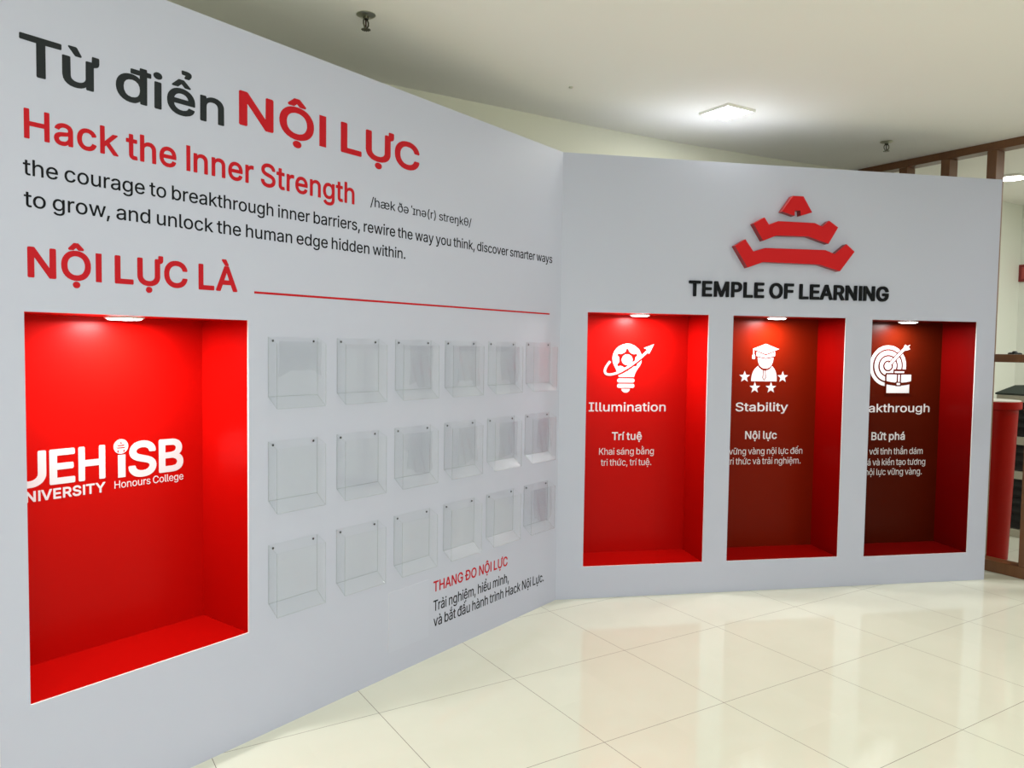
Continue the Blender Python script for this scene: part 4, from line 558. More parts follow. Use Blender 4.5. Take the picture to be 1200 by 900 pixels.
GLYPHS['B'] = {  # bold
    32: (134, []),
    65: (322, [(7,0,54,0,61,3,65,7,93,76,95,77,208,77,238,7,241,3,250,0,294,0,303,6,305,12,303,19,186,294,181,300,174,302,125,302,116,296,-2,17,-1,7), (118,133,117,137,151,222,185,134)]),
    66: (307, [(35,0,162,0,197,3,217,9,236,17,251,28,263,42,270,56,275,72,276,90,274,109,269,123,260,137,248,148,235,157,235,160,252,176,259,190,263,208,263,229,259,244,251,259,242,270,229,282,201,295,167,301,37,302,32,300,27,296,25,289,25,12,28,5), (93,56,91,58,91,123,93,126,160,126,176,124,198,114,205,107,210,97,212,86,209,77,202,67,192,61,162,56), (93,180,91,183,91,243,93,246,171,244,187,238,197,227,199,215,197,204,190,193,178,186,155,181)]),
    67: (341, [(156,-3,184,-3,209,1,235,9,258,21,277,36,293,54,304,75,311,98,309,107,302,112,253,112,246,105,235,82,221,69,198,58,170,54,145,57,122,65,105,78,91,96,84,112,79,133,78,158,81,181,88,200,98,216,110,229,126,239,143,245,159,248,193,245,212,239,228,228,240,214,247,195,253,190,299,189,306,192,310,198,309,214,299,237,287,255,272,271,253,284,235,293,214,300,189,305,159,305,126,301,96,291,69,274,47,253,29,226,20,202,14,170,14,133,18,105,29,76,46,50,69,28,96,11,126,1)]),
    69: (283, [(35,0,236,0,243,1,247,5,249,12,249,44,247,51,240,56,95,56,91,58,91,123,93,124,227,125,234,130,237,139,236,171,233,177,229,180,93,181,91,183,92,245,240,247,246,252,248,259,247,291,243,299,236,302,37,302,32,300,27,296,25,289,25,12,28,5)]),
    70: (278, [(35,0,81,0,90,7,91,118,93,120,220,120,227,123,231,130,231,167,227,174,222,176,93,177,91,178,92,245,238,247,244,252,245,259,245,291,240,299,233,302,37,302,32,300,27,296,25,289,25,12,28,5)]),
    71: (347, [(156,-3,186,-3,214,1,237,9,263,23,283,40,299,61,309,84,314,108,314,154,311,160,306,163,177,164,169,161,166,154,166,119,170,111,177,108,247,108,241,89,228,73,212,63,196,57,175,54,154,55,136,59,117,68,103,80,92,94,84,112,79,133,78,158,81,181,88,200,97,216,110,229,126,239,156,247,191,246,209,239,226,228,238,214,247,195,253,190,302,190,308,193,311,198,310,211,301,234,289,253,273,269,256,282,237,292,214,300,189,305,159,305,124,301,94,290,69,274,47,253,29,227,20,202,14,170,14,133,18,105,29,75,46,50,69,28,94,12,126,1)]),
    72: (345, [(35,0,81,0,90,7,91,123,93,126,233,126,235,123,236,7,240,2,247,0,289,0,298,5,301,12,301,289,299,296,296,299,289,302,247,302,242,300,237,296,235,289,235,185,233,182,92,183,91,289,89,296,84,300,79,302,37,302,28,297,25,289,25,12,28,5)]),
    73: (208, [(16,0,171,0,178,3,181,7,183,44,178,53,171,56,130,56,128,58,128,243,130,246,171,246,179,250,182,257,182,291,176,300,169,302,19,302,14,300,9,296,7,289,7,259,10,250,19,246,61,246,62,243,62,58,58,56,19,56,10,51,7,44,7,12,10,5)]),
    76: (267, [(35,0,229,0,236,3,240,10,240,47,236,53,231,56,95,56,91,58,91,289,88,298,81,302,35,302,29,298,25,291,25,12,28,5)]),
    77: (415, [(35,0,79,0,86,4,89,10,90,178,170,5,178,0,215,0,222,2,227,7,305,179,307,7,310,3,317,0,358,0,366,3,370,7,371,14,371,289,367,298,358,302,300,302,291,298,199,89,105,298,95,302,37,302,29,298,25,289,25,12,28,5)]),
    78: (349, [(35,0,81,0,88,4,91,10,91,194,93,198,236,3,243,0,293,0,302,5,305,12,305,289,300,299,293,302,250,302,243,298,240,294,238,104,95,298,86,302,37,302,29,298,25,289,25,12,28,5)]),
    79: (355, [(155,-3,186,-3,219,3,242,12,267,27,286,44,303,68,314,91,322,124,323,161,319,193,311,218,295,246,274,269,249,286,225,297,193,304,159,305,126,301,96,291,75,278,53,259,34,234,22,209,15,177,13,142,18,108,29,78,46,51,69,28,94,12,126,1), (159,54,140,58,122,65,108,75,95,89,86,105,81,121,78,144,79,168,82,186,89,202,99,217,110,229,126,239,143,245,159,248,179,247,198,244,215,237,230,226,242,213,251,195,257,177,259,156,258,133,254,114,247,98,238,84,226,72,209,63,193,57,177,54)]),
    80: (299, [(35,0,81,0,90,7,91,100,93,101,162,101,197,107,215,114,230,123,243,133,254,146,263,164,268,180,270,201,269,220,264,238,256,254,245,268,231,280,203,294,164,301,37,302,32,300,27,296,25,289,25,12,28,5), (93,157,91,160,91,243,93,246,167,244,185,238,198,227,204,210,204,192,197,176,187,166,176,161,160,158)]),
    82: (302, [(35,0,81,0,90,7,91,104,93,108,149,107,213,5,217,1,270,0,280,5,283,12,281,19,218,118,218,120,243,137,255,150,266,171,270,194,270,220,263,243,251,264,233,280,203,294,171,301,37,302,28,297,25,289,25,12,28,5), (93,164,91,167,91,243,93,246,169,244,187,238,200,227,205,213,204,194,199,181,190,173,176,167,160,164)]),
    83: (301, [(126,-4,155,-4,183,-1,204,5,224,14,243,27,254,40,264,58,269,76,270,97,264,118,254,134,238,149,221,159,201,168,109,193,94,201,86,210,85,219,87,226,97,238,116,246,141,249,167,247,187,238,196,229,202,213,208,207,254,206,263,210,265,219,262,240,254,256,243,270,229,282,210,292,192,299,169,304,137,306,111,303,88,297,67,288,49,276,35,261,26,245,21,226,21,203,27,185,37,169,51,157,70,146,90,137,183,112,197,104,204,97,205,88,204,79,192,65,169,55,141,52,116,55,95,63,84,73,77,93,70,99,24,99,14,95,12,86,17,60,27,42,42,26,60,13,81,4,102,-1)]),
    84: (302, [(118,0,165,0,172,5,174,10,175,245,264,246,269,247,276,257,276,289,274,296,269,301,19,302,14,300,9,296,7,289,8,257,10,251,15,247,108,245,109,12,112,5)]),
    85: (345, [(149,-4,194,-2,215,2,236,10,252,19,268,31,280,44,291,63,299,84,301,107,301,289,299,296,293,301,247,302,242,301,237,296,235,289,235,109,233,93,224,77,210,65,190,56,167,53,141,55,120,62,104,75,94,93,91,109,91,289,89,296,84,301,79,302,37,302,30,299,26,294,25,102,28,84,33,68,50,40,77,18,111,2)]),
    86: (322, [(125,0,176,0,183,2,187,7,304,284,304,294,298,300,291,302,247,302,238,296,153,82,64,296,58,301,51,302,10,302,4,300,0,296,-2,291,-1,284,117,7)]),
    89: (317, [(125,0,171,0,177,3,181,7,182,123,297,282,300,291,294,300,287,302,241,302,234,300,151,183,148,183,65,299,58,302,10,302,4,300,0,296,-2,289,0,282,115,123,116,12,118,5)]),
    105: (124, [(30,0,74,0,81,4,84,10,84,220,81,228,74,231,30,231,25,229,21,222,21,12,23,5), (40,243,55,241,69,244,81,251,89,261,92,273,90,287,85,296,74,305,58,310,42,309,28,302,18,291,14,277,16,263,25,251)]),
    192: (322, [(7,0,54,0,61,3,65,7,93,76,95,77,208,77,238,7,241,3,250,0,294,0,303,6,305,12,303,19,186,294,181,300,174,302,125,302,116,296,-2,17,-1,7), (118,133,117,137,151,222,185,134), (130,305,171,304,180,312,178,324,145,381,137,383,95,383,88,382,82,374,83,365)]),
    7896: (355, [(163,-78,177,-78,191,-73,201,-64,207,-53,208,-39,204,-27,196,-18,182,-11,166,-9,152,-13,138,-23,131,-34,130,-48,135,-62,147,-73), (142,-2,170,-4,203,-1,233,8,256,19,279,37,295,56,311,83,319,109,323,141,322,178,314,210,303,233,286,257,263,278,239,291,209,301,177,305,143,304,113,297,88,287,64,270,43,247,29,224,18,194,13,160,15,123,23,90,37,63,57,38,82,19,110,6), (149,56,131,61,115,70,101,82,90,97,82,116,79,134,78,157,81,180,86,197,95,213,107,227,119,235,136,243,152,247,170,248,189,246,207,240,223,231,236,220,247,203,254,187,258,169,259,143,256,123,251,107,242,90,233,78,219,67,203,60,186,55,168,54), (98,307,143,308,168,333,191,310,198,307,242,308,249,314,250,323,246,330,193,382,186,383,149,383,143,381,89,328,87,321,88,314,92,310)]),
    7920: (344, [(157,-78,171,-78,185,-73,196,-64,202,-53,203,-39,199,-27,190,-18,176,-11,160,-10,143,-14,132,-24,126,-37,125,-50,132,-64,143,-74), (154,-4,201,-1,236,10,252,19,268,31,280,44,290,60,298,81,301,100,301,250,324,259,333,267,338,277,340,291,340,330,337,337,333,340,287,340,282,337,279,330,278,303,245,302,237,296,235,289,234,97,227,81,217,70,201,60,180,54,155,54,132,58,113,67,99,81,94,93,91,107,90,293,86,300,79,302,37,302,32,300,27,296,25,289,25,102,28,83,34,65,43,49,53,36,81,15,100,6,118,1)]),
}
STEM = {'R': 0.125, 'M': 0.141, 'D': 0.155, 'S': 0.18, 'B': 0.215}


def glyph_loops(w, ch, serif_i=False):
    adv, loops = GLYPHS[w][ord(ch)]
    if ch == ' ':
        adv *= 0.80
    if ch == 'I' and not serif_i:
        s = STEM[w]
        return 0.18 + s, [[(0.09, 0), (0.09 + s, 0), (0.09 + s, 1), (0.09, 1)]]
    return adv / 300, [[(x / 300, z / 300) for x, z in zip(l[0::2], l[1::2])] for l in loops]


def layout(w, text, track=-0.025):
    """list of (character, outlines) with the pen advanced, cap height 1"""
    pen, out = 0.0, []
    prev = ''
    for ch in text:
        pen -= {'Từ': 0.13, 'Tr': 0.08, 'LÀ': -0.02, 'TY': -0.02, 'LE': 0.0, 'y,': 0.05, 'w,': 0.05}.get(prev + ch, 0.0)
        prev = ch
        adv, loops = glyph_loops(w, ch, text == 'Illumination')
        out.append((ch, [[(x + pen, y) for x, y in l] for l in loops]))
        pen += adv + track
    return out


def fill(loops, thick):
    """flat filled outlines (x, z), thickness towards the viewer (-y): returns a bmesh whose back lies on y = 0"""
    cu = bpy.data.curves.new('outline', 'CURVE')
    cu.dimensions = '2D'
    cu.fill_mode = 'BOTH'
    cu.extrude = thick / 2
    for l in loops:
        sp = cu.splines.new('POLY')
        sp.points.add(len(l) - 1)
        for p, (x, y) in zip(sp.points, l):
            p.co = (x, y, 0, 1)
        sp.use_cyclic_u = True
    o = bpy.data.objects.new('outline', cu)
    COL.objects.link(o)
    dg = bpy.context.evaluated_depsgraph_get()
    dg.update()
    me = bpy.data.meshes.new_from_object(o.evaluated_get(dg))
    bpy.data.objects.remove(o)
    bpy.data.curves.remove(cu)
    bm = bmesh.new()
    bm.from_mesh(me)
    bpy.data.meshes.remove(me)
    for v in bm.verts:
        x, y, z = v.co
        v.co = (x, -thick / 2 - z, y)
    return bm


def fit(lay, x0, x1, base, cap, slope=0.0):
    xs = [p[0] for _, ls in lay for l in ls for p in l]
    a, b = min(xs), max(xs)
    k = (x1 - x0) / (b - a)
    return [(ch, [[(x0 + (x - a) * k, base + y * cap + slope * ((x - a) * k)) for x, y in l] for l in ls]) for ch, ls in lay]


def lettering(name, parent, w, text, x0, x1, base, cap, m, y=0.0, thick=0.0008, track=-0.025, slope=0.0):
    """one printed line: every word is a mesh of its own"""
    lay = fit(layout(w, text, track), x0, x1, base, cap, slope)
    word = []
    for ch, ls in lay + [(' ', [])]:
        if ch != ' ':
            word += ls
        elif word:
            bm = fill(word, thick)
            for v in bm.verts:
                v.co.y += y
            obj(name, bm, m, parent, normals=False)
            word = []


def art(bm, outline, layer, mi, y=0.0):
    """one flat printed shape, layer counts up towards the viewer"""
    f = fill(outline if isinstance(outline[0], list) else [outline], 0.0004)
    off = y - 0.0004 * layer
    vm = {}
    for v in f.verts:
        vm[v] = bm.verts.new((v.co.x, v.co.y + off, v.co.z))
    for fc in f.faces:
        try:
            bm.faces.new([vm[v] for v in fc.verts]).material_index = mi
        except ValueError:
            pass
    f.free()


def circle(cx, cz, rx, rz=None, n=40, a0=0, a1=360):
    rz = rx if rz is None else rz
    full = abs(a1 - a0) >= 359.9
    k = n if full else n + 1
    return [(cx + rx * math.cos((a0 + (a1 - a0) * i / n) * D2R), cz + rz * math.sin((a0 + (a1 - a0) * i / n) * D2R)) for i in range(k)]


def ribbon(pts, w):
    """outline of a stroke of width w along pts"""
    L, R = [], []
    for i, p in enumerate(pts):
        a = Vector(pts[max(i - 1, 0)])
        b = Vector(pts[min(i + 1, len(pts) - 1)])
        t = (b - a).normalized()
        n = Vector((-t.y, t.x)) * w / 2
        L.append((p[0] + n.x, p[1] + n.y))
        R.append((p[0] - n.x, p[1] - n.y))
    return L + R[::-1]


def star(cx, cz, r):
    return [(cx + (r if k % 2 == 0 else r * 0.42) * math.cos((90 + 36 * k) * D2R), cz + (r if k % 2 == 0 else r * 0.42) * math.sin((90 + 36 * k) * D2R)) for k in range(10)]


def rrect(x0, x1, z0, z1, r, n=5):
    out = []
    for cx, cz, a in ((x1 - r, z1 - r, 0), (x0 + r, z1 - r, 90), (x0 + r, z0 + r, 180), (x1 - r, z0 + r, 270)):
        for k in range(n + 1):
            out.append((cx + r * math.cos((a + 90 * k / n) * D2R), cz + r * math.sin((a + 90 * k / n) * D2R)))
    return out

# ------------------------------------------------------------------ the room
bm = bmesh.new()
box(bm, -6.0, 5.3, -6.0, 1.3, -0.10, 0.0)
struct('floor', bm, FLOOR)
bm = bmesh.new()
box(bm, -6.0, 5.3, -6.0, 1.3, CEIL, CEIL + 0.1)
struct('ceiling', bm, CEILING)
bm = bmesh.new()
prof = [(-6.0, 1.07), (0.6, 1.085), (1.3, 1.06), (2.0, 1.0), (2.5, 0.94), (2.87, 0.89), (3.2, 0.86), (5.3, 0.86)]
for (xa, ya), (xb, yb) in zip(prof, prof[1:]):
    quad(bm, [(xa, ya, 0), (xb, yb, 0), (xb, yb, CEIL), (xa, ya, CEIL)])
    quad(bm, [(xa, 1.3, 0), (xa, 1.3, CEIL), (xb, 1.3, CEIL), (xb, 1.3, 0)])
for f in bm.faces:
    f.material_index = 1 if f.calc_center_median().x > 3.0 else 0
bmesh.ops.remove_doubles(bm, verts=bm.verts, dist=1e-5)
struct('wall_back', bm, [WALL, WALL_FAR])
bm = bmesh.new()
box(bm, 5.3, 5.4, -6.0, 1.3, 0, CEIL)
struct('wall_right', bm, WALL_FAR)
bm = bmesh.new()
box(bm, -6.1, -6.0, -6.0, 1.3, 0, CEIL)
struct('wall_left', bm, WALL)
bm = bmesh.new()
box(bm, -6.0, 5.3, -6.1, -6.0, 0, CEIL)
struct('wall_front', bm, WALL)

# ------------------------------------------------------------------ the two display panels
CX, CY = 0.13013, 0.73337
AL, AR = 0.370186, -0.373797
H = 2.4223
NICHE_D = 0.28
SKIN = 0.006


def panel_body(x0, x1, holes, depth):
    """front skin with rectangular openings, sides, top, bottom and back; the front lies on y = 0"""
    bm = bmesh.new()
    xs = sorted({x0, x1, *[h[0] for h in holes], *[h[1] for h in holes]})
    zs = sorted({0.0, H, *[h[2] for h in holes], *[h[3] for h in holes]})

    def is_hole(a, b):
        return any(h[0] - 1e-6 <= a and b <= h[1] + 1e-6 for h in holes)
    for xa, xb in zip(xs, xs[1:]):
        for za, zb in zip(zs, zs[1:]):
            if any(h[0] - 1e-6 <= xa and xb <= h[1] + 1e-6 and h[2] - 1e-6 <= za and zb <= h[3] + 1e-6 for h in holes):
                continue
            quad(bm, [(xa, 0, za), (xb, 0, za), (xb, 0, zb), (xa, 0, zb)])
    for (a, b, c, d) in holes:
        for p, q in (((a, c), (b, c)), ((b, c), (b, d)), ((b, d), (a, d)), ((a, d), (a, c))):
            quad(bm, [(p[0], 0, p[1]), (p[0], SKIN, p[1]), (q[0], SKIN, q[1]), (q[0], 0, q[1])], 1)
    e = 0.004
    quad(bm, [(x0, 0, 0), (x0, 0, H), (x0, e, H), (x0, e, 0)], 1)
    quad(bm, [(x1, 0, 0), (x1, e, 0), (x1, e, H), (x1, 0, H)], 1)
    quad(bm, [(x0, 0, H), (x1, 0, H), (x1, e, H), (x0, e, H)], 1)
    quad(bm, [(x0, e, 0), (x0, e, H), (x0, depth, H), (x0, depth, 0)])
    quad(bm, [(x1, e, 0), (x1, depth, 0), (x1, depth, H), (x1, e, H)])
    quad(bm, [(x0, e, H), (x1, e, H), (x1, depth, H), (x0, depth, H)])
    quad(bm, [(x0, depth, 0), (x0, depth, H), (x1, depth, H), (x1, depth, 0)])
    bmesh.ops.remove_doubles(bm, verts=bm.verts, dist=1e-6)
    return bm


def niche(parent, hole, lining, back):
    """the recess behind one opening: a lining of four boards and the backboard"""
    a, b, c, d = hole
    y0, y1 = SKIN, NICHE_D
    t = 0.004
    bm = bmesh.new()
    box(bm, a - t, a, y0, y1, c - t, d + t)
    box(bm, b, b + t, y0, y1, c - t, d + t)
    box(bm, a, b, y0, y1, c - t, c)
    box(bm, a, b, y0, y1, d, d + t)
    n = obj('niche', bm, lining, parent)
    bm = bmesh.new()
    box(bm, a - t, b + t, y1, y1 + 0.006, c - t, d + t)
    obj('backboard', bm, back, n)
    return n


LP = thing('display_panel', 'pale grey display wall with large red and charcoal headlines and one bright red niche', 'display panel', (CX, CY, 0), AL)
HOLE_L = (-2.616, -1.9275, 0.384, 1.463)
obj('panel_body', panel_body(-2.692, 0.0, [HOLE_L], 0.30), [PANEL, EDGE], LP)
RP = thing('display_panel', 'pale grey display wall with the raised red emblem and three niches in a row', 'display panel', (CX, CY, 0), AR)
HOLES_R = [(0.152, 0.854, 0.178, 1.577), (1.001, 1.701, 0.178, 1.577), (1.872, 2.571, 0.172, 1.572)]
obj('panel_body', panel_body(0.0, 2.70, HOLES_R, 0.30), [PANEL, EDGE], RP)

NL = niche(LP, HOLE_L, RED_A, RED_A)
NR = [niche(RP, HOLES_R[0], RED_A, RED_A), niche(RP, HOLES_R[1], RED_B, RED_B_BACK), niche(RP, HOLES_R[2], RED_C, RED_C_BACK)]

# ------------------------------------------------------------------ writing on the left panel
lettering('headline_word', LP, 'S', 'Từ điển', -2.617, -2.016, 2.090, 0.106, INK_DARK)
lettering('headline_word', LP, 'B', 'NỘI LỰC', -1.961, -1.101, 2.110, 0.112, INK_RED)
lettering('subtitle_word', LP, 'S', 'Hack the Inner Strength', -2.609, -1.458, 1.923, 0.079, INK_RED)
lettering('phonetic_word', LP, 'R', '/hæk ðə ˈɪnə(r) streŋkθ/', -1.376, -0.756, 1.930, 0.036, INK_BLACK)
lettering('body_word', LP, 'M', 'the courage to breakthrough inner barriers, rewire the way you think, discover smarter ways', -2.613, -0.090, 1.826, 0.043, INK_BLACK)
lettering('body_word', LP, 'M', 'to grow, and unlock the human edge hidden within.', -2.612, -1.180, 1.742, 0.043, INK_BLACK)
lettering('headline_word', LP, 'B', 'NỘI LỰC LÀ', -2.606, -1.969, 1.555, 0.082, INK_RED)
bm = bmesh.new()
box(bm, -1.904, -0.106, -0.0008, 0.0, 1.555, 1.5625)
obj('rule_line', bm, INK_RED, LP)
lettering('caption_word', LP, 'S', 'THANG ĐO NỘI LỰC', -0.988, -0.443, 0.290, 0.048, INK_RED)
lettering('caption_word', LP, 'M', 'Trải nghiệm, hiểu mình,', -0.987, -0.431, 0.203, 0.048, INK_BLACK)
lettering('caption_word', LP, 'M', 'và bắt đầu hành trình Hack Nội Lực.', -0.985, -0.118, 0.133, 0.048, INK_BLACK)
bm = bmesh.new()
bo = rrect(-1.262, -1.017, 0.100, 0.356, 0.004)
prism(bm, bo, -0.0010, 0.0, 0, 1)
obj('blank_sticker', bm, [STICKER, EDGE], LP)

# the lettering inside the left niche
YB = NICHE_D
for ch, xa, xb in (('U', -2.555, -2.454), ('E', -2.445, -2.369), ('H', -2.359, -2.275)):
    lettering('logo_letter', NL, 'B', ch, xa, xb, 0.936, 0.110, INK_WHITE, YB)
lettering('logo_caption', NL, 'B', 'UNIVERSITY', -2.548, -2.276, 0.891, 0.033, INK_WHITE, YB)
bm = bmesh.new()
art(bm, [(-2.234, 0.932), (-2.209, 0.932), (-2.209, 1.008), (-2.234, 1.008)], 1, 0, YB)
ex, ez = -2.2235, 1.036
art(bm, circle(ex, ez, 0.0245), 1, 0, YB)
for k, (hw, zz) in enumerate(((0.015, 0.005), (0.0185, -0.003))):
    art(bm, [(ex - hw, ez + zz + 0.004), (ex - hw * 0.75, ez + zz), (ex + hw * 0.75, ez + zz), (ex + hw, ez + zz + 0.004), (ex + hw * 0.85, ez + zz + 0.0005), (ex + hw * 0.6, ez + zz - 0.003), (ex - hw * 0.6, ez + zz - 0.003), (ex - hw * 0.85, ez + zz + 0.0005)][::-1], 2, 1, YB)
art(bm, [(ex - 0.004, ez + 0.010), (ex + 0.004, ez + 0.010), (ex, ez + 0.015)], 2, 1, YB)
for sx in (-1, 1):
    art(bm, [(ex + sx * 0.008, ez - 0.012), (ex + sx * 0.012, ez - 0.012), (ex + sx * 0.012, ez - 0.018), (ex + sx * 0.008, ez - 0.020)][::sx], 2, 1, YB)
obj('logo_letter', bm, [INK_WHITE, RED_A], NL, normals=False)
lettering('logo_letter', NL, 'B', 'S', -2.199, -2.102, 0.927, 0.120, INK_WHITE, YB)
lettering('logo_letter', NL, 'B', 'B', -2.093, -2.003, 0.930, 0.116, INK_WHITE, YB)
lettering('logo_caption', NL, 'R', 'Honours College', -2.246, -2.003, 0.897, 0.025, INK_WHITE, YB)

# ------------------------------------------------------------------ raised emblem and lettering on the right panel
EMB = bpy.data.objects.new('emblem', None)
COL.objects.link(EMB)
EMB.parent = RP
tiers = [
    [(1.317, 2.251), (1.383, 2.251), (1.440, 2.164), (1.370, 2.142), (1.366, 2.171), (1.333, 2.170), (1.333, 2.140), (1.253, 2.161)],
    [(1.150, 2.124), (1.084, 2.087), (1.146, 1.994), (1.225, 2.026), (1.419, 2.029), (1.548, 1.992), (1.605, 2.087), (1.547, 2.123), (1.505, 2.088), (1.458, 2.106), (1.235, 2.107), (1.178, 2.085)],
    [(1.039, 1.999), (0.977, 1.960), (1.057, 1.842), (1.152, 1.877), (1.496, 1.874), (1.626, 1.840), (1.714, 1.954), (1.660, 1.996), (1.588, 1.937), (1.530, 1.957), (1.160, 1.955), (1.089, 1.933)],
]
for pts in tiers:
    bm = bmesh.new()
    prism(bm, pts, -0.040, 0.0, 0, 1)
    obj('emblem_tier', bm, [EMBLEM_FACE, EMBLEM_SIDE], EMB, bevel=0.0012)
SIGN = bpy.data.objects.new('raised_lettering', None)
COL.objects.link(SIGN)
SIGN.parent = RP
for ch, ls in fit(layout('B', 'TEMPLE OF LEARNING'), 0.728, 1.964, 1.678, 0.086):
    if ls:
        obj('letter', fill(ls, 0.012), INK_BLACK, SIGN, normals=False)

# ------------------------------------------------------------------ writing and icons inside the right niches
lettering('niche_title', NR[0], 'D', 'Illumination', 0.250, 0.724, 1.012, 0.053, INK_WHITE, YB)
lettering('niche_subtitle', NR[0], 'S', 'Trí tuệ', 0.394, 0.579, 0.843, 0.047, INK_WHITE, YB)
lettering('niche_text', NR[0], 'R', 'Khai sáng bằng', 0.318, 0.656, 0.757, 0.039, INK_WHITE, YB)
lettering('niche_text', NR[0], 'R', 'tri thức, trí tuệ.', 0.330, 0.642, 0.692, 0.039, INK_WHITE, YB)
lettering('niche_title', NR[1], 'D', 'Stability', 1.171, 1.516, 1.012, 0.053, INK_WHITE, YB)
lettering('niche_subtitle', NR[1], 'S', 'Nội lực', 1.239, 1.448, 0.842, 0.049, INK_WHITE, YB)
lettering('niche_text', NR[1], 'R', 'vững vàng nội lực đến', 1.137, 1.623, 0.749, 0.040, INK_WHITE, YB)
lettering('niche_text', NR[1], 'R', 'tri thức và trải nghiệm.', 1.128, 1.613, 0.688, 0.040, INK_WHITE, YB)
lettering('niche_title', NR[2], 'D', 'Breakthrough', 1.925, 2.500, 1.005, 0.053, INK_WHITE, YB)
lettering('niche_subtitle', NR[2], 'S', 'Bứt phá', 2.095, 2.331, 0.829, 0.050, INK_WHITE, YB)
lettering('niche_text', NR[2], 'R', 'với tinh thần dám', 2.084, 2.463, 0.738, 0.041, INK_WHITE, YB)
lettering('niche_text', NR[2], 'R', 'á và kiến tạo tương', 2.074, 2.485, 0.669, 0.041, INK_WHITE, YB)
lettering('niche_text', NR[2], 'R', 'nội lực vững vàng.', 2.062, 2.463, 0.607, 0.041, INK_WHITE, YB)


def mapper(u0, v0, x0, z0, ku, kv):
    return lambda pts: [(x0 + (u - u0) / ku, z0 - (v - v0) / kv) for u, v in pts]


def bez(p0, p1, p2, p3, n=14):
    return [tuple((1 - t) ** 3 * a + 3 * (1 - t) ** 2 * t * b + 3 * (1 - t) * t * t * c + t ** 3 * d for a, b, c, d in zip(p0, p1, p2, p3)) for t in [i / n for i in range(n + 1)]]


# light bulb with a gear and a swooping arrow
q = mapper(200, 130, 0.334, 1.411, 11.25 * 190.5, 11.25 * 199)
bm = bmesh.new()
bulb = circle(508, 326, 193, n=48, a0=-25, a1=205)
bulb = [(x, 652 - y) for x, y in bulb]
bulb = bulb + bez((333, 408), (352, 455), (385, 500), (402, 570)) + bez((603, 570), (615, 500), (660, 450), (683, 408))
art(bm, q(bulb), 1, 0, YB)
gear = []
for k in range(6):
    a = 90 + 60 * k
    for da, r in ((-24, 104), (-11, 116), (-6, 146), (6, 146), (11, 116), (24, 104)):
        gear.append((508 + r * math.cos((a + da) * D2R), 344 - r * math.sin((a + da) * D2R)))
art(bm, q(gear), 2, 1, YB)
art(bm, q(circle(508, 342, 71)), 3, 0, YB)
sw = bez((285, 365), (230, 430), (185, 510), (250, 535)) + bez((250, 535), (330, 555), (470, 480), (600, 380))[1:] + [(690, 305), (790, 212)]
art(bm, q(ribbon([(x + 6, y + 12) for x, y in sw[20:]], 46)), 4, 1, YB)
art(bm, q(ribbon(sw, 31)), 5, 0, YB)
art(bm, q([(858, 132), (722, 186), (770, 205), (793, 262)]), 6, 0, YB)
for z0, z1 in ((588, 642), (658, 712)):
    art(bm, q(rrect(382, 612, z0, z1, 25)), 1, 0, YB)
art(bm, q([(440, 724), (552, 724)] + circle(496, 724, 56, 52, 16, 0, 180)[1:-1]), 1, 0, YB)
obj('icon', bm, [INK_WHITE, RED_A], NR[0], normals=False)

# graduate with four stars
q = mapper(115, 222, 1.190, 1.421, 4.288 * 173.0, 4.288 * 196.0)
bm = bmesh.new()
art(bm, q([(172, 412)] + bez((172, 412), (172, 370), (185, 345), (206, 333)) [1:] + [(222, 349), (238, 353), (256, 349), (270, 333)] + bez((270, 333), (288, 345), (298, 372), (297, 412))), 1, 0, YB)
art(bm, q([(201, 287), (240, 296), (278, 287)] + bez((278, 287), (278, 325), (262, 347), (240, 347))[1:] + bez((240, 347), (217, 347), (201, 325), (201, 287))[1:-1]), 1, 0, YB)
art(bm, q([(195, 258), (240, 277), (285, 258), (285, 283), (240, 293), (195, 283)]), 1, 0, YB)
art(bm, q([(238, 221), (304, 247), (240, 273), (175, 247)]), 2, 0, YB)
art(bm, q(ribbon([(181, 249), (181, 282)], 5)), 2, 0, YB)
art(bm, q(rrect(174, 188, 276, 299, 5)), 2, 0, YB)
art(bm, q(ribbon([(231, 347), (228, 395), (235, 406), (242, 395), (239, 347)], 4.0)), 3, 1, YB)
art(bm, q(ribbon([(183, 253), (240, 277), (297, 253)], 4.5)), 3, 1, YB)
art(bm, q(ribbon([(196, 286), (240, 296), (284, 286)], 4.5)), 3, 1, YB)
art(bm, q(ribbon([(206, 336), (222, 351), (240, 355), (256, 351), (270, 336)], 3.5)), 3, 1, YB)
for u, v in ((140, 390), (326, 390), (191, 445), (270, 445)):
    art(bm, [(x, z) for x, z in star(*q([(u, v)])[0], 0.0365)], 1, 0, YB)
obj('icon', bm, [INK_WHITE, RED_B_BACK], NR[1], normals=False)

# target with an arrow and a briefcase
q = mapper(11.24 * 11, 11.25 * 15, 2.070, 1.422, 11.245 * 167.0, 11.245 * 187.0)
bm = bmesh.new()
cu_, cv_ = 352, 432
art(bm, q(circle(cu_, cv_, 240, 270)), 1, 0, YB)
for k, (r, mi) in enumerate(((198, 1), (178, 0), (129, 1), (109, 0), (66, 1), (46, 0))):
    art(bm, q(circle(cu_, cv_, r, r * 1.13)), 2 + k, mi, YB)
sh = [(352, 432), (560, 200)]
art(bm, q(ribbon([(372, 410), (545, 217)], 62)), 8, 1, YB)
art(bm, q(ribbon(sh, 34)), 9, 0, YB)
art(bm, q([(548, 232), (548, 185), (566, 145), (592, 168), (634, 150), (610, 180), (632, 208), (590, 222)]), 9, 0, YB)
art(bm, q(rrect(318, 676, 524, 808, 14)), 9, 1, YB)
art(bm, q(rrect(422, 583, 474, 540, 10)), 10, 1, YB)
art(bm, q(rrect(440, 565, 502, 524, 4)), 11, 0, YB)
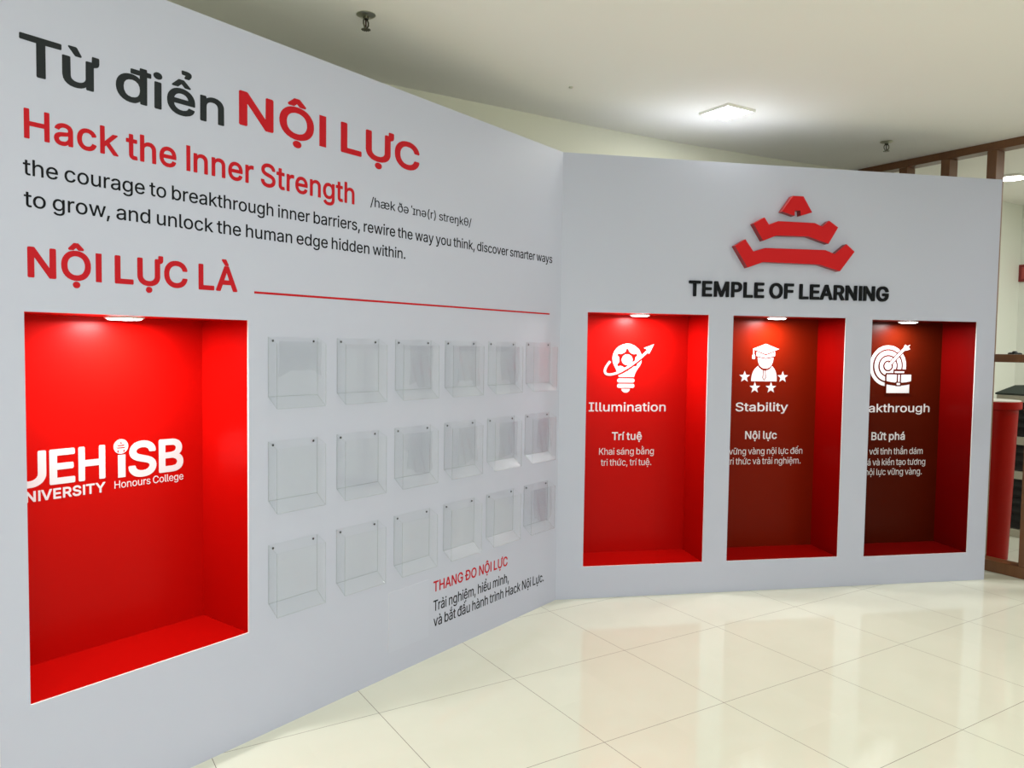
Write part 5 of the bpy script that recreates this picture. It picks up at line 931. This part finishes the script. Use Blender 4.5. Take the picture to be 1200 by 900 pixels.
art(bm, q([(338, 676)] + bez((338, 676), (440, 700), (540, 700), (640, 676))[1:] + [(640, 790), (338, 790)]), 11, 0, YB)
art(bm, q([(336, 546), (468, 546), (468, 652)] + bez((468, 652), (420, 649), (370, 642), (336, 630))[1:]), 11, 0, YB)
art(bm, q([(528, 546), (660, 546), (660, 630)] + bez((660, 630), (620, 644), (570, 650), (528, 652))[1:]), 11, 0, YB)
art(bm, q([(487, 548), (510, 548), (510, 640), (487, 640)]), 11, 0, YB)
art(bm, q(rrect(452, 532, 640, 700, 12)), 12, 1, YB)
art(bm, q(rrect(470, 514, 656, 684, 6)), 13, 0, YB)
obj('icon', bm, [INK_WHITE, RED_C_BACK], NR[2], normals=False)

# ------------------------------------------------------------------ puck lamps in the niche ceilings


def wall_point(side, s, y, z):
    a = AL if side == 'L' else AR
    return (CX + s * math.cos(a) - y * math.sin(a), CY + s * math.sin(a) + y * math.cos(a), z)


def puck(side, s, ztop, label, power, color):
    t = thing('puck_light', label, 'lamp', wall_point(side, s, 0.15, ztop - 0.006), AL if side == 'L' else AR, 'round lamps in the niche ceilings')
    bm = bmesh.new()
    lathe(bm, [(0.0, 0.0058), (0.058, 0.0058), (0.058, 0.003), (0.055, 0.0), (0.052, 0.0), (0.052, 0.003), (0, 0.003)], 40)
    obj('bezel', bm, BEZEL, t, smooth=True)
    bm = bmesh.new()
    lathe(bm, [(0.0, 0.0025), (0.0515, 0.0025), (0.0515, 0.0), (0.046, -0.004), (0.0, -0.006)], 40)
    obj('diffuser', bm, PUCK_GLOW, t, smooth=True)
    d = bpy.data.lights.new('puck_lamp_beam', 'AREA')
    d.shape = 'DISK'
    d.size = 0.088
    d.energy = power
    d.color = color
    o = bpy.data.objects.new('puck_lamp_beam', d)
    COL.objects.link(o)
    o.parent = t
    o.location = (0, 0, -0.0085)
    return t


COOL = (1.0, 0.97, 0.95)
puck('L', -2.272, 1.463, 'small round lamp in the ceiling of the big red niche on the left panel', 8.5, COOL)
puck('R', 0.503, 1.577, 'small round lamp in the ceiling of the bright red bulb niche', 8.5, COOL)
puck('R', 1.351, 1.577, 'small round lamp in the ceiling of the brick red graduate niche', 6, COOL)
puck('R', 2.2215, 1.572, 'small round lamp in the ceiling of the dark maroon target niche', 6, COOL)

# ------------------------------------------------------------------ clear acrylic holders on the left panel
PW, PH, PD, SL, TK = 0.215, 0.250, 0.050, 0.040, 0.0022


def holder_plate(pts8, edge_axes):
    """a thin plate from 8 corners (inner quad then outer quad); the four rim faces take the cut-edge material"""
    bm = bmesh.new()
    v = [bm.verts.new(p) for p in pts8]
    bm.faces.new(v[0:4])
    bm.faces.new(v[7:3:-1])
    for i in range(4):
        j = (i + 1) % 4
        f = bm.faces.new([v[i], v[4 + i], v[4 + j], v[j]])
        f.material_index = 1
    return bm


def slab(x0, x1, z0, z1, y0, y1):
    return holder_plate([(x0, y0, z0), (x1, y0, z0), (x1, y0, z1), (x0, y0, z1), (x0, y1, z0), (x1, y1, z0), (x1, y1, z1), (x0, y1, z1)], None)


def make_holder():
    t = thing('leaflet_holder', '', 'leaflet holder', (0, 0, 0), 0, 'clear acrylic leaflet holders on the left panel')
    am = [ACRYLIC, ACRYLIC_EDGE]
    g = 0.0006
    obj('back_plate', slab(0, PW, SL, PH, -g - TK, -g), am, t)
    yf = -PD
    obj('front_plate', slab(0, PW, 0, PH - 0.022, yf - TK, yf), am, t)
    for xa in (0.0, PW - TK):
        xb = xa + TK
        p = [(-g - TK - 0.0002, SL), (yf + 0.0002, 0.002), (yf + 0.0002, PH - 0.022), (-g - TK - 0.0002, PH)]
        obj('side_plate', holder_plate([(xa, y, z) for y, z in p] + [(xb, y, z) for y, z in p], None), am, t)
    p = [(-g - TK - 0.0002, SL), (yf + 0.0002, 0.0005), (yf + 0.0002, 0.0005 + TK), (-g - TK - 0.0002, SL + TK)]
    xa, xb = TK + 0.0003, PW - TK - 0.0003
    obj('bottom_plate', holder_plate([(xa, p[0][0], p[0][1]), (xb, p[0][0], p[0][1]), (xb, p[1][0], p[1][1]), (xa, p[1][0], p[1][1]),
                                      (xa, p[3][0], p[3][1]), (xb, p[3][0], p[3][1]), (xb, p[2][0], p[2][1]), (xa, p[2][0], p[2][1])], None), [ACRYLIC_BASE, ACRYLIC_EDGE], t)
    for xc in (0.019, PW - 0.019):
        bm = bmesh.new()
        lathe(bm, [(0.0, 0.0), (0.0042, 0.0), (0.0042, 0.0012), (0.003, 0.0024), (0.0, 0.0028)], 14)
        for v in bm.verts:
            v.co = (xc + v.co.x, -g - TK - v.co.z, PH - 0.013 + v.co.y)
        obj('screw', bm, SCREW, t, smooth=True)
    return t


def add_film(t, x0, x1, z0, z1, seed):
    """a loose clear film sheet standing inside the holder, crumpled along its lower edge"""
    rnd = random.Random(seed)
    ph = [rnd.uniform(0, 6.28) for _ in range(4)]
    bm = bmesh.new()
    nx, nz = 22, 14
    grid = []
    for j in range(nz + 1):
        row = []
        for i in range(nx + 1):
            u, v = i / nx, j / nz
            low = z0 + 0.012 * math.sin(5.0 * u + ph[0]) + 0.006 * math.sin(13 * u + ph[1])
            crump = (1 - v) ** 1.5
            y = -0.034 + 0.006 * math.sin(3.2 * u + ph[2]) + crump * 0.007 * math.sin(17 * u + 6 * v + ph[3])
            row.append(bm.verts.new((x0 + u * (x1 - x0), y, low + v * (z1 - low))))
        grid.append(row)
    for j in range(nz):
        for i in range(nx):
            bm.faces.new([grid[j][i], grid[j][i + 1], grid[j + 1][i + 1], grid[j + 1][i]])
    obj('film_sheet', bm, FILM, t, smooth=True)


ordinal = ['first', 'second', 'third', 'fourth', 'fifth', 'last']
rowname = ['top', 'middle', 'bottom']
proto = None
holders = {}
FILMS = {(0, 0): (0.024, 0.205, 0.125, 0.236), (0, 2): (0.05, 0.20, 0.055, 0.225), (0, 3): (0.06, 0.20, 0.06, 0.225), (0, 4): (0.06, 0.20, 0.06, 0.225),
         (1, 2): (0.05, 0.19, 0.06, 0.225), (1, 3): (0.055, 0.20, 0.06, 0.225), (1, 4): (0.055, 0.20, 0.06, 0.225), (1, 5): (0.06, 0.20, 0.06, 0.225), (2, 5): (0.05, 0.20, 0.06, 0.225)}
for r in range(3):
    for c in range(6):
        x = -1.850 + 0.3072 * c
        z = 1.408 - 0.367 * r - PH
        where = {0: 'nearest the big red niche', 5: 'nearest the panel corner'}.get(c, 'from the big red niche')
        filmed = (r, c) in FILMS
        lab = f'{"acrylic leaflet holder with loose film" if filmed else "empty clear acrylic leaflet holder"}, {ordinal[c]} of the {rowname[r]} row {where}'
        loc = wall_point('L', x, 0, z)
        if proto is None:
            proto = make_holder()
            proto.location = loc
            proto.rotation_euler = (0, 0, AL)
            proto['label'] = lab
            holders[(r, c)] = proto
        else:
            holders[(r, c)] = dup(proto, loc, AL, lab)
for k, (key, ext) in enumerate(FILMS.items()):
    add_film(holders[key], *ext, k)

# ------------------------------------------------------------------ ceiling fittings
t = thing('ceiling_light', 'square recessed ceiling lamp glowing above the corner of the two panels', 'ceiling lamp', (1.02, 0.42, CEIL - 0.014))
bm = bmesh.new()
ro, ri = 0.108, 0.098
for a, b, c, d in ((-ro, ro, ri, ro), (-ro, ro, -ro, -ri), (-ro, -ri, -ri, ri), (ri, ro, -ri, ri)):
    box(bm, a, b, c, d, 0.0, 0.0138)
obj('frame', bm, BEZEL, t)
bm = bmesh.new()
box(bm, -ri, ri, -ri, ri, 0.003, 0.0138)
obj('diffuser', bm, LAMP_GLOW, t)
d = bpy.data.lights.new('ceiling_lamp_light', 'AREA')
d.shape = 'SQUARE'
d.size = 0.19
d.energy = 5
d.color = (1.0, 1.0, 0.90)
o = bpy.data.objects.new('ceiling_lamp_light', d)
COL.objects.link(o)
o.parent = t
o.location = (0, 0, -0.002)


def sprinkler(loc, label, rz):
    t = thing('fire_sprinkler', label, 'sprinkler', (loc[0], loc[1], CEIL - 0.062), rz, 'fire sprinklers on the ceiling')
    bm = bmesh.new()
    lathe(bm, [(0.0, 0.0618), (0.038, 0.0618), (0.039, 0.059), (0.030, 0.054), (0.012, 0.052), (0.0, 0.052)], 32)
    obj('cover_plate', bm, CHROME_PLATE, t, smooth=True)
    bm = bmesh.new()
    lathe(bm, [(0.0, 0.053), (0.011, 0.053), (0.011, 0.043), (0.008, 0.041), (0.0, 0.041)], 20)
    for s in (-1, 1):
        tube(bm, [(s * 0.008, 0, 0.043), (s * 0.0145, 0, 0.034), (s * 0.0145, 0, 0.022), (s * 0.008, 0, 0.010), (0, 0, 0.006)], 0.0034, 8)
    lathe(bm, [(0.0, 0.012), (0.004, 0.012), (0.005, 0.004), (0.0, 0.004)], 12)
    obj('frame_arms', bm, CHROME, t, smooth=True)
    bm = bmesh.new()
    tube(bm, [(0, 0, 0.011), (0, 0, 0.042)], 0.0034, 10)
    obj('glass_bulb', bm, mat('dark_amber_glass', (0.03, 0.015, 0.01), 0.15), t, smooth=True)
    bm = bmesh.new()
    n = 24
    pts = []
    for k in range(n * 2):
        r = 0.019 if (k // 2) % 2 == 0 else 0.014
        pts.append((r * math.cos(math.pi * k / n), r * math.sin(math.pi * k / n)))
    a = [bm.verts.new((x, y, 0.001)) for x, y in pts]
    b = [bm.verts.new((x, y, 0.0035)) for x, y in pts]
    bm.faces.new(list(reversed(a)))
    bm.faces.new(b)
    for k in range(len(pts)):
        j = (k + 1) % len(pts)
        bm.faces.new([a[k], a[j], b[j], b[k]])
    obj('deflector', bm, CHROME, t)
    return t


sprinkler((-1.129, 0.353), 'chrome fire sprinkler on the ceiling above the left panel headline', 0.5)
sprinkler((2.322, 0.292), 'chrome fire sprinkler on the ceiling near the brown wooden lattice', 2.5)
bm = bmesh.new()
lathe(bm, [(0.0, 0.0), (0.008, 0.0), (0.011, 0.003), (0.011, 0.006), (0.0, 0.006)], 20)
o = obj('ceiling_plug', bm, CHROME_PLATE, smooth=True)
o.location = (0.067, 0.59, CEIL - 0.0062)
tag(o, 'tiny grey plug in the ceiling left of the square lamp', 'plug')

# ------------------------------------------------------------------ brown wooden lattice
LX0, LX1 = 2.86, 2.96
t = thing('lattice_screen', 'brown wooden lattice screen with tall posts behind the end of the right panel', 'lattice screen', (LX0, -1.0, 0))
Y0, Y1 = -2.2, 0.855


def rail(name, ya, yb, za, zb, xa=0.0, xb=LX1 - LX0):
    bm = bmesh.new()
    box(bm, xa, xb, ya + 1.0, yb + 1.0, za, zb)
    return obj(name, bm, WOOD, t, bevel=0.003)


rail('top_beam', Y0, Y1, 2.662, CEIL - 0.0005)
rail('base_rail', Y0, Y1, 0.0005, 0.073)
for k in range(-7, 4):
    y = -0.107 + 0.2925 * k
    if y + 0.058 < Y1 and y > Y0:
        rail('post', y, y + 0.058, 0.074, 2.661)
ys = [-0.107 + 0.2925 * k for k in range(-7, 4)]
ys = [y for y in ys if y + 0.058 < Y1 and y > Y0]
for a, b in zip(ys, ys[1:]):
    rail('middle_rail', a + 0.0585, b - 0.0005, 1.331, 1.381)
bm = bmesh.new()
for k, (dx, dy, h) in enumerate(((0, 0, 0.012), (0.0, -0.022, 0.020), (0.004, -0.045, 0.010))):
    lathe(bm, [(0.0, 0.0005), (0.016, 0.0005), (0.018, h * 0.5), (0.010, h), (0.0, h + 0.001)], 12, 0, dx, dy)
o = obj('cloth_scrap', bm, APP_DARK, smooth=True)
o.location = (2.90, -0.225, 1.381)
tag(o, 'small crumpled dark scrap lying on the middle rail of the lattice', 'scrap')

# ------------------------------------------------------------------ things beyond the lattice
t = thing('pedestal', 'round red pedestal with a white top behind the lattice', 'pedestal', (3.19, 0.022, 0))
bm = bmesh.new()
lathe(bm, [(0.0, 0.0), (0.134, 0.0), (0.138, 0.01), (0.160, 1.015), (0.0, 1.015)], 48)
obj('body', bm, PED_RED, t, smooth=True)
bm = bmesh.new()
lathe(bm, [(0.0, 1.0155), (0.174, 1.0155), (0.18, 1.02), (0.18, 1.064), (0.174, 1.068), (0.0, 1.068)], 48)
obj('rim', bm, PED_RED, t, smooth=True)
bm = bmesh.new()
lathe(bm, [(0.0, 1.0685), (0.172, 1.0685), (0.172, 1.074), (0.0, 1.074)], 48)
obj('top', bm, PED_TOP, t, smooth=True)

t = thing('louvred_appliance', 'beige floor standing appliance with black louvres behind the red pedestal', 'appliance', (4.0, 0.12, 0))
bm = bmesh.new()
W2 = 0.26
for ya, yb, za, zb in ((-W2, W2, 0.0, 0.06), (-W2, W2, 0.44, 0.50), (-W2, W2, 0.70, 0.76), (-W2, W2, 1.02, 1.07), (-W2, -W2 + 0.03, 0.06, 1.02), (W2 - 0.03, W2, 0.06, 1.02)):
    box(bm, 0.0, 0.03, ya, yb, za, zb)
box(bm, 0.031, 0.36, -W2, W2, 0.0, 1.07)
obj('body', bm, APP_BODY, t, bevel=0.004)
bm = bmesh.new()
for za, zb in ((0.061, 0.439), (0.501, 0.699), (0.761, 1.019)):
    n = max(3, int((zb - za) / 0.055))
    for k in range(n):
        z = za + (k + 0.5) * (zb - za) / n
        quad(bm, [(0.002, -W2 + 0.031, z - 0.022), (0.002, W2 - 0.031, z - 0.022), (0.026, W2 - 0.031, z + 0.016), (0.026, -W2 + 0.031, z + 0.016)])
        quad(bm, [(0.002, -W2 + 0.031, z - 0.026), (0.002, W2 - 0.031, z - 0.026), (0.002, W2 - 0.031, z - 0.022), (0.002, -W2 + 0.031, z - 0.022)])
    box(bm, 0.0285, 0.0305, -W2 + 0.031, W2 - 0.031, za, zb)
obj('louvre', bm, APP_DARK, t, normals=False)
bm = bmesh.new()
zb, zt = 1.0705, 1.145
lo = [(0.0, -W2 - 0.01), (0.37, -W2 - 0.01), (0.37, W2 + 0.01), (0.0, W2 + 0.01)]
hi = [(0.06, -W2 + 0.09), (0.31, -W2 + 0.09), (0.31, W2 - 0.10), (0.06, W2 - 0.10)]
a = [bm.verts.new((x, y, zb)) for x, y in lo]
a2 = [bm.verts.new((x, y, zb + 0.012)) for x, y in lo]
b = [bm.verts.new((x, y, zt)) for x, y in hi]
bm.faces.new(list(reversed(a)))
bm.faces.new(b)
for p, q2 in ((a, a2), (a2, b)):
    for i in range(4):
        j = (i + 1) % 4
        bm.faces.new([p[i], p[j], q2[j], q2[i]])
obj('lid', bm, APP_LID, t)

t = thing('wall_picture', 'small red framed picture on the pale wall beyond the lattice', 'picture', (5.2985, 0.62, 2.03))
bm = bmesh.new()
box(bm, -0.018, 0.0, -0.24, 0.24, 0.0, 0.022)
box(bm, -0.018, 0.0, -0.24, 0.24, 0.130, 0.152)
box(bm, -0.018, 0.0, -0.24, -0.22, 0.022, 0.130)
box(bm, -0.018, 0.0, 0.22, 0.24, 0.022, 0.130)
obj('frame', bm, FRAME_RED, t)
bm = bmesh.new()
box(bm, -0.010, 0.0, -0.2195, 0.2195, 0.0225, 0.1295)
obj('print', bm, mat('dusty_red_print', (0.45, 0.08, 0.07), 0.5), t)

t = thing('ceiling_light', 'bright round ceiling lamp glowing beyond the wooden lattice', 'ceiling lamp', (3.98, 0.335, CEIL - 0.02))
bm = bmesh.new()
lathe(bm, [(0.0, 0.0198), (0.105, 0.0198), (0.108, 0.006), (0.095, 0.003), (0.095, 0.010), (0.0, 0.010)], 40)
obj('frame', bm, BEZEL, t, smooth=True)
bm = bmesh.new()
lathe(bm, [(0.0, 0.0095), (0.094, 0.0095), (0.094, 0.004), (0.0, -0.004)], 40)
obj('diffuser', bm, LAMP_GLOW, t, smooth=True)
